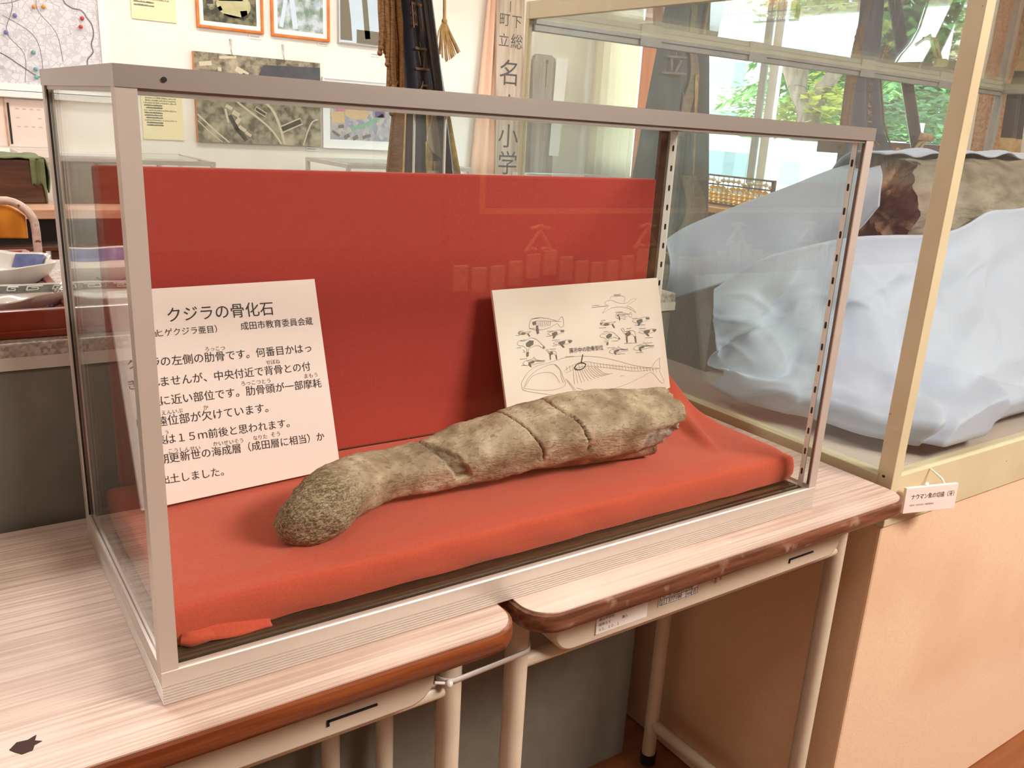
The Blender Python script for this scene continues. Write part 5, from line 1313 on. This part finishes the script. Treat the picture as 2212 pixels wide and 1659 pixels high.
# pin board with the map
mp = thing('wall_map', (.0, YW, .45), 'large grey line map in a white frame on the back wall, stuck with coloured pins', 'map')
board_(MB(), -1.5, .870, .470, 1.75, .010).build('sheet', 'map_paper', parent=mp)
fm = MB(); board_(fm, .870, .905, .44, 1.78, .022); board_(fm, -1.535, -1.5, .44, 1.78, .022); board_(fm, -1.5, .870, .435, .470, .022); board_(fm, -1.5, .870, 1.75, 1.78, .022)
fm.build('frame', 'frame_white', parent=mp, bevel=.003)
mb = MB()
PLM = lambda x, z: (x, YW - .0108, z)
ribbon(mb, smooth_line([(.66, 1.2), (.70, .93), (.74, .875), (.79, .865), (.815, .83), (.835, .80), (.84, .75), (.825, .70), (.83, .66), (.80, .62), (.795, .585), (.77, .55), (.76, .50), (.75, .47)], 5), .007, PLM)
ribbon(mb, smooth_line([(-.4, .55), (.0, .60), (.25, .62), (.38, .62), (.48, .56), (.54, .52), (.60, .50), (.66, .48)], 5), .006, PLM)
for l in ([(.45, .98), (.47, .85), (.43, .72), (.50, .62), (.49, .48)], [(.30, .85), (.45, .86), (.60, .93), (.70, .92)], [(.42, .80), (.55, .72), (.58, .60), (.57, .48)], [(.60, .95), (.58, .85), (.66, .74), (.68, .60)]):
    ribbon(mb, smooth_line(l, 5), .0028, PLM)
mb.build('river_lines', 'map_line', parent=mp, normals=False)
PINS = [(.566, .857, 'pin_orange', 'orange pin in the wall map, the one on the river side of the pair'), (.611, .862, 'pin_orange', 'orange pin in the wall map, the one on the outer side of the pair'),
        (.789, .826, 'pin_red', 'upper red pin beside the winding river on the wall map'), (.779, .783, 'pin_red', 'lower red pin beside the winding river on the wall map'),
        (.427, .718, 'pin_blue', 'lower violet-blue pin at the cut edge of the wall map'), (.475, .804, 'pin_blue', 'upper violet-blue pin of the wall map'),
        (.542, .633, 'pin_teal', 'topmost of the three teal pins on the wall map'), (.545, .550, 'pin_teal', 'middle of the three teal pins on the wall map'), (.545, .509, 'pin_teal', 'lowest of the three teal pins on the wall map')]
for x, z, m, lab in PINS:
    mb = MB().ball((x, YW - .022, z), .0105, 8); mb.tube([(x, YW - .022, z), (x, YW - .0105, z)], .002, 6)
    tag(mb.build('map_pin', m, smooth=60), lab, 'pin', 'pins in the wall map')
S('trim_2', MB().box(-1.7, .66, YW - .045, YW, .400, .432), 'frame_white', bevel=.004)
S('trim_3', MB().box(-1.7, .66, YW - .060, YW, .085, .130), 'frame_white', bevel=.004)
pp = thing('notice_board', (.2, YW, .15), 'pale pink printed sheet with a black edge strip, below the wall map', 'notice')
board_(MB(), -.3, .600, .150, .392, .006).build('sheet', 'pink_paper', parent=pp)
MB().box(.394, .404, YW - .010, YW - .006, .162, .372).build('edge_strip', 'black_rubber', parent=pp)
MB().box(.380, .386, YW - .012, YW - .006, .15, .392).build('wooden_lath', 'organ_shelf', parent=pp)
mb = MB(); rnd = random.Random(4)
for r_ in range(4):
    for k in range(5):
        if rnd.random() < .8: mb.box(.43 + k * .034, .448 + k * .034, YW - .0068, YW - .006, .34 - r_ * .045, .347 - r_ * .045)
mb.build('print', 'print_beige', parent=pp)
def printed_sheet(x0, x1, z0, z1, lines, label, seed, top=.04, bottom=.05):
    t = thing('text_sheet', ((x0 + x1) / 2, YW, z0), label, 'sheet', 'yellow text sheets on the back wall')
    board_(MB(), x0, x1, z0, z1, .006).build('paper', 'yellow_paper', parent=t)
    rnd = random.Random(seed); mb = MB(); wl = x1 - x0
    for k in range(lines):
        z = lerp(z1 - top, z0 + bottom, k / (lines - 1)); ln = rnd.choice((.86, .86, .86, .5)); st = rnd.choice((.06, .06, .1)); n = 22
        for q in range(n):
            a = x0 + wl * (st + (ln - st) * q / n)
            mb.box(a, a + wl * .030 * rnd.uniform(.6, 1), YW - .0066, YW - .006, z, z + .0095 * rnd.uniform(.6, 1))
    mb.build('print', 'print_grey', parent=t)
printed_sheet(1.042, 1.278, .856, 1.32, 22, 'yellow sheet of small print high on the back wall, under none of the photographs', 1, .03, .07)
printed_sheet(1.059, 1.281, .216, .500, 15, 'yellow sheet of small print low on the back wall, seen through the fossil case', 2, .02, .075)

def picture(name, x0, x1, z0, z1, fw, border, frame_m, pic_m, label, depth=.022, label2=None):
    t = thing(name, ((x0 + x1) / 2, YW, z0), label, 'picture', 'pictures on the back wall')
    f = MB(); y = YW
    for a in ((x0, x0 + fw, z0, z1), (x1 - fw, x1, z0, z1), (x0 + fw, x1 - fw, z0, z0 + fw), (x0 + fw, x1 - fw, z1 - fw, z1)):
        f.box(a[0], a[1], y - depth, y, a[2], a[3])
    f.build('frame', frame_m, parent=t, bevel=.003)
    MB().box(x0 + fw, x1 - fw, y - .010, y, z0 + fw, z1 - fw).build('mat', 'mat_board', parent=t)
    p = MB().box(x0 + fw + border[0], x1 - fw - border[1], y - .0112, y - .0098, z0 + fw + border[2], z1 - fw - border[3]).build('photograph', pic_m, parent=t)
    return t, p
def patch(parent, name, polys, m, y):
    for pl in polys: MB().prism(pl, y - .0006, y, axis='y').build(name, m, parent=parent)
def circ(cx_, cz_, rx, rz, n=20): return [(cx_ + rx * cos(2 * pi * k / n), cz_ + rz * sin(2 * pi * k / n)) for k in range(n)]
def quad(cx_, cz_, w_, h_, a): 
    c, s_ = cos(a), sin(a); return [(cx_ + x * c - z * s_, cz_ + x * s_ + z * c) for x, z in ((-w_, -h_), (w_, -h_), (w_, h_), (-w_, h_))]
t, p = picture('framed_photograph', 1.386, 1.772, .848, 1.26, .016, (.024, .024, .024, .024), 'frame_orange', 'photo_green', 'orange-framed aerial photograph of a pale sports field')
patch(p, 'sports_field', [circ(1.60, .99, .10, .07), quad(1.58, 1.06, .07, .05, .1)], 'photo_field', YW - .0114)
patch(p, 'dark_thicket', [quad(1.50, .95, .035, .012, .5), quad(1.66, .945, .02, .02, .2), quad(1.46, 1.03, .02, .05, .1), quad(1.60, .925, .06, .007, -.1)], 'photo_dark', YW - .0114)
t, p = picture('framed_photograph', 1.818, 2.188, .846, 1.26, .016, (.026, .026, .028, .024), 'frame_orange', 'photo_blue', 'orange-framed bluish aerial photograph, the second frame of the upper row')
patch(p, 'pale_strip', [quad(1.955, 1.02, .016, .12, .12), quad(1.90, 1.0, .012, .10, -.2)], 'photo_sky', YW - .0114)
t, p = picture('framed_photograph', 2.240, 2.580, .846, 1.26, .012, (.004, .004, .004, .004), 'frame_silver', 'photo_sky', 'thin silver-framed picture partly hidden by the gold rope fringe')
patch(p, 'grey_tree', [[(2.26, .87), (2.34, .87), (2.33, 1.0), (2.30, 1.24), (2.26, 1.24)], quad(2.47, .90, .10, .04, 0), quad(2.43, 1.05, .018, .16, .1)], 'photo_mid', YW - .0114)
# large sepia aerial panel hung on two hooks
ap = thing('aerial_panel', (1.74, YW, .214), 'large unframed sepia aerial photograph panel hanging from two hooks', 'picture', 'pictures on the back wall')
MB().box(1.357, 2.118, YW - .024, YW - .002, .214, .717).build('panel', 'photo_sepia', parent=ap)
MB().box(1.3535, 1.358, YW - .0235, YW - .002, .214, .717).build('side_edge', 'frame_orange', parent=ap)
ya = YW - .0242
patch(ap, 'dark_water', [[(1.72, .60), (1.76, .675), (2.117, .690), (2.117, .56), (1.80, .565)]], 'photo_sea', ya)
patch(ap, 'pale_roof', [quad(1.42, .655, .036, .012, .15), quad(1.63, .625, .040, .016, -.45), quad(1.66, .60, .03, .012, -.3), quad(1.55, .70, .05, .007, .1), quad(1.50, .63, .010, .010, 0),
      quad(1.585, .385, .022, .014, -.5), quad(1.545, .42, .02, .010, -.5), quad(1.62, .30, .024, .010, -.6), quad(1.655, .27, .02, .009, -.6), quad(1.595, .345, .012, .020, -.6), quad(1.53, .37, .006, .04, .2)], 'photo_light', ya)
mb = MB(); PA = lambda x, z: (x, ya - .0004, z)
for rd, rw in (([(1.46, .56), (1.60, .45), (1.78, .32), (1.86, .22)], .012), ([(1.36, .37), (1.46, .28), (1.54, .216)], .009), ([(1.36, .335), (1.43, .27), (1.50, .216)], .005), ([(2.0, .216), (2.03, .30), (2.06, .36), (2.10, .38)], .008), ([(1.70, .50), (1.80, .43), (1.85, .33), (1.88, .22)], .016)):
    mb = MB(); ribbon(mb, smooth_line(rd, 4), rw, PA); mb.build('pale_road', 'photo_light', parent=ap, normals=False)
mb = MB()
def outline(pl, w_): 
    ribbon(mb, list(pl) + [pl[0]], w_, lambda x, z: (x, ya - .0008, z))
outline(quad(1.925, .335, .072, .018, .42), .007); outline(quad(1.735, .405, .036, .011, -.5), .005)
mb.build('pool_outlines', 'photo_light', parent=ap, normals=False)
patch(ap, 'dark_pool', [quad(1.925, .335, .066, .013, .42), quad(1.735, .405, .030, .007, -.5), quad(1.57, .33, .012, .05, .5), quad(1.61, .27, .012, .05, .7)], 'photo_dark', ya)
for x in (1.575, 1.889):
    h_ = MB(); h_.tube([(x, YW - .002, .80), (x, YW - .016, .797), (x, YW - .018, .77)], .006, 8); h_.tube([(x - .004, YW - .026, .745), (x, YW - .028, .717), (x + .012, YW - .028, .712)], .003, 6); h_.tube([(x, YW - .018, .77), (x, YW - .018, .73)], .0015, 6)
    tag(h_.build('picture_hook', 'pale_grey_metal', smooth=60), 'small white hook over the sepia aerial panel, ' + ('towards the yellow sheet' if x < 1.7 else 'towards the gold-fringed flag'), 'hook')
t, p = picture('framed_photograph', 2.135, 2.640, .205, .640, .010, (.042, .002, .048, .165), 'frame_white', 'photo_town', 'white-framed coloured aerial photograph of a running track, seen through the fossil case')
yp = YW - .0114
patch(p, 'pink_block', [quad(2.255, .452, .028, .012, 0)], 'photo_pink', yp); patch(p, 'purple_block', [quad(2.535, .435, .035, .020, 0)], 'photo_purple', yp)
patch(p, 'running_track', [circ(2.37, .43, .085, .035), quad(2.24, .40, .045, .035, .1)], 'photo_track', yp)
mb = MB(); ribbon(mb, smooth_line([(2.33, .33), (2.42, .36), (2.50, .40), (2.56, .43)], 4), .022, lambda x, z: (x, yp - .0006, z)); mb.build('green_strip', 'photo_teal', parent=p, normals=False)
patch(p, 'grey_roof', [quad(2.225, .30, .030, .008, -.5), quad(2.30, .285, .02, .012, .5), quad(2.36, .28, .02, .012, .5), quad(2.26, .345, .02, .010, .2), quad(2.44, .29, .03, .010, .3)], 'photo_mid', yp)
for x0, x1, z0, z1, lab in ((1.686, 1.762, .818, .842, 'small white caption slip under the orange-framed sports field photograph'), (2.114, 2.186, .822, .838, 'small white caption slip under the bluish orange-framed photograph'),
                       (2.468, 2.537, .790, .816, 'small white caption slip under the thin silver-framed picture'), (2.027, 2.118, .184, .207, 'small white caption slip under the sepia aerial panel')):
    t = MB().box(x0, x1, YW - .004, YW, z0, z1).build('caption_slip', 'white_paper')
    tag(t, lab, 'label', 'caption slips on the back wall')
    mb = MB()
    for k in range(7): mb.box(x0 + .008 + k * .008, x0 + .0135 + k * .008, YW - .0046, YW - .004, (z0 + z1) / 2 - .003, (z0 + z1) / 2 + .003)
    mb.build('print', 'print_grey', parent=t)

# school name board and the weathered board in the corner
sb = thing('school_name_board', (3.52, 4.93, -.02), 'tall weathered wooden school name board with brushed black characters', 'sign')
q = 4.94
MB().prism([(3.436, -.02), (3.640, -.02), (3.600, 1.75), (3.360, 1.75)], q, q + .03, axis='y').build('plank', 'old_board', parent=sb)
mb = MB()
def bw(ch, cx_, cz_, s_): write(mb, ch, lambda x, y: (cx_ + (x - .5) * s_, q - .001, cz_ + (y - .38) * s_), size=1.0)
bw('下', 3.552, 1.115, .092); bw('総', 3.560, .985, .105); bw('町', 3.452, 1.120, .092); bw('立', 3.452, .985, .092)
bw('名', 3.512, .775, .185); bw('木', 3.520, .545, .185); bw('小', 3.527, .345, .18); bw('学', 3.532, .155, .18); bw('校', 3.54, -.03, .15)
mb.build('lettering', 'brush_ink', parent=sb, normals=False)
mb = MB(); mb.box(3.491, 3.495, q - .001, q, 1.17, 1.24); mb.build('nail_slot', 'dark_slot', parent=sb)
MB().box(3.440, 3.640, q, q + .04, -UP, -.02).build('prop', 'organ_wood', parent=sb)
pc = MB().grid(lambda u, v: Vector((lerp(lerp(3.36, 3.22, v), 3.43, u), YW - .03 - .012 * sin(14 * u), lerp(1.7, -.10, v))), 24, 6)  # sheet coloured as the shadow the name board casts on the wall
tag(pc.build('curtain', 'peach_wall_shadow', smooth=80, solid=.004, normals=False), 'peach sheet put in for the shadow of the school name board on the wall', 'curtain')  # no real curtain: stand-in for the name board's shadow
wb = thing('weathered_board', (3.79, 4.9, -.1), 'grey weathered plank with rounded shoulders and a hang hole, in the corner of the room', 'board')
pl2 = [(3.70, -.10), (3.905, -.10), (3.872, .86), (3.86, .90), (3.83, .918), (3.71, .918), (3.685, .905), (3.675, .87)]
MB().prism(pl2, 4.88, 4.91, axis='y').build('plank', 'grey_board', parent=wb)
MB().prism(circ(3.792, .872, .012, .014), 4.8785, 4.8802, axis='y').build('hang_hole', 'sill_brown', parent=wb)
MB().box(3.7885, 3.7925, 4.8785, 4.8802, .70, .86).build('split', 'dark_slot', parent=wb)
MB().box(3.72, 3.89, 4.885, 4.905, -UP, -.10).build('prop', 'organ_wood', parent=wb)
sp = MB().prism([(3.868, .90), (3.975, .915), (3.945, .22), (3.855, .22)], 4.872, 4.876, axis='y').build('paper_strip', 'white_paper')
tag(sp, 'white paper strip hanging over the edge of the grey weathered plank', 'paper')

# ---------------------------------------------------------------- glass cases along the back wall
def small_case(x0, x1, y0, y1, z1, label, zt):
    t = thing('table_case', ((x0 + x1) / 2, (y0 + y1) / 2, -UP), label, 'display case', 'low glass cases along the back wall')
    f = MB(); b_ = .022
    for x in (x0, x1 - b_):
        for y in (y0, y1 - b_): f.box(x, x + b_, y, y + b_, zt, z1 - b_)
    for y in (y0, y1 - b_): f.box(x0, x1, y, y + b_, z1 - b_, z1)
    for x in (x0, x1 - b_): f.box(x, x + b_, y0 + b_, y1 - b_, z1 - b_, z1)
    f.build('frame', 'aluminium', parent=t)
    MB().box(x0 + b_, x1 - b_, y0 + b_, y1 - b_, z1 - .008, z1 - .003).build('top_glass', 'pane_glass', parent=t)
    MB().box(x0 + b_, x1 - b_, y0 + .006, y0 + .010, zt, z1 - b_).build('front_glass', 'pane_glass', parent=t)
    MB().box(x0, x1, y0, y1, zt - .03, zt).build('shelf', 'render_white', parent=t)
    for x in (x0 + .02, x1 - .06):
        for y in (y0 + .02, y1 - .06): MB().box(x, x + .04, y, y + .04, -UP, zt - .03).build('leg', 'frame_white', parent=t)
    n = 3
    for k in range(1, n): 
        x = lerp(x0, x1, k / n); MB().box(x, x + .018, y0 + .001, y0 + .018, zt, z1 - b_).build('mullion', 'aluminium', parent=t)
    return t
small_case(.35, 1.165, 3.95, 4.60, .160, 'low glass table case below the yellow sheets, its top showing over the red board', -.12)
small_case(1.915, 2.72, 4.09, 4.72, .160, 'low glass table case below the running track photograph', -.12)
small_case(2.74, 3.40, 4.10, 4.72, .085, 'low glass table case between the gold-fringed flag and the school name board', -.15)
small_case(3.42, 4.18, 4.05, 4.70, .105, 'low glass table case in the corner, before the weathered plank', -.15)

# ---------------------------------------------------------------- table with the abacus by the window
tt = thing('window_table', (3.85, 2.9, -UP), 'orange-topped table by the window carrying the abacus', 'table')
MB().box(3.62, 4.20, 2.25, 3.75, .020, .050).build('tabletop', 'table_orange', parent=tt, bevel=.004)
MB().box(3.66, 4.16, 2.29, 3.71, -.10, .020).build('apron', 'sill_brown', parent=tt)
for x in (3.66, 4.11):
    for y in (2.29, 3.66): MB().box(x, x + .05, y, y + .05, -UP, -.10).build('leg', 'sill_brown', parent=tt)
ab = thing('abacus', (3.80, 2.93, .050), 'large upright demonstration abacus with yellow and white beads on the window table', 'abacus')
ax0, y0, y1, z0, z1 = 3.79, 2.66, 3.26, .051, .222
f = MB()
for a in ((y0, y1, z0, z0 + .012), (y0, y1, z1 - .010, z1), (y0, y0 + .010, z0, z1), (y1 - .010, y1, z0, z1)): f.box(ax0 - .012, ax0 + .012, a[0], a[1], a[2], a[3])
f.build('frame', 'abacus_wood', parent=ab)
MB().box(ax0 - .010, ax0 + .010, y0, y1, .163, .171).build('beam', 'abacus_wood', parent=ab)
bead_y = bead_w = None
def bead_mesh(m):
    mb = MB().lathe([(.004, -.0105), (.013, -.007), (.0185, -.001), (.0185, .001), (.013, .007), (.004, .0105)], (3.80, 2.93, .050), 14)
    return mb.build('bead', m, parent=ab, smooth=40)
by, bw_ = bead_mesh('bead_yellow'), bead_mesh('bead_white')
n = 15
for k in range(n):
    y = y0 + .022 + (y1 - y0 - .044) * k / (n - 1)
    MB().tube([(ax0, y, z0), (ax0, y, z1)], .0022, 6).build('rod', 'abacus_wood', parent=ab)
    zs = [.0735, .0945, .1155, .1365 + (.014 if k % 4 else 0)]
    for i, z in enumerate(zs + [.192 if k % 5 else .182]):
        src = bw_ if i == 4 else by
        c = src.copy(); COL.objects.link(c); c.parent = ab
        c.location = (ax0 - 3.80, y - 2.93, z - .050)
bpy.data.objects.remove(by); bpy.data.objects.remove(bw_)

# ---------------------------------------------------------------- raise everything so that the floor lies at zero
for o in scene.objects:
    if o.parent is None and o.type in {'MESH', 'EMPTY'}:
        o.location.z += UP
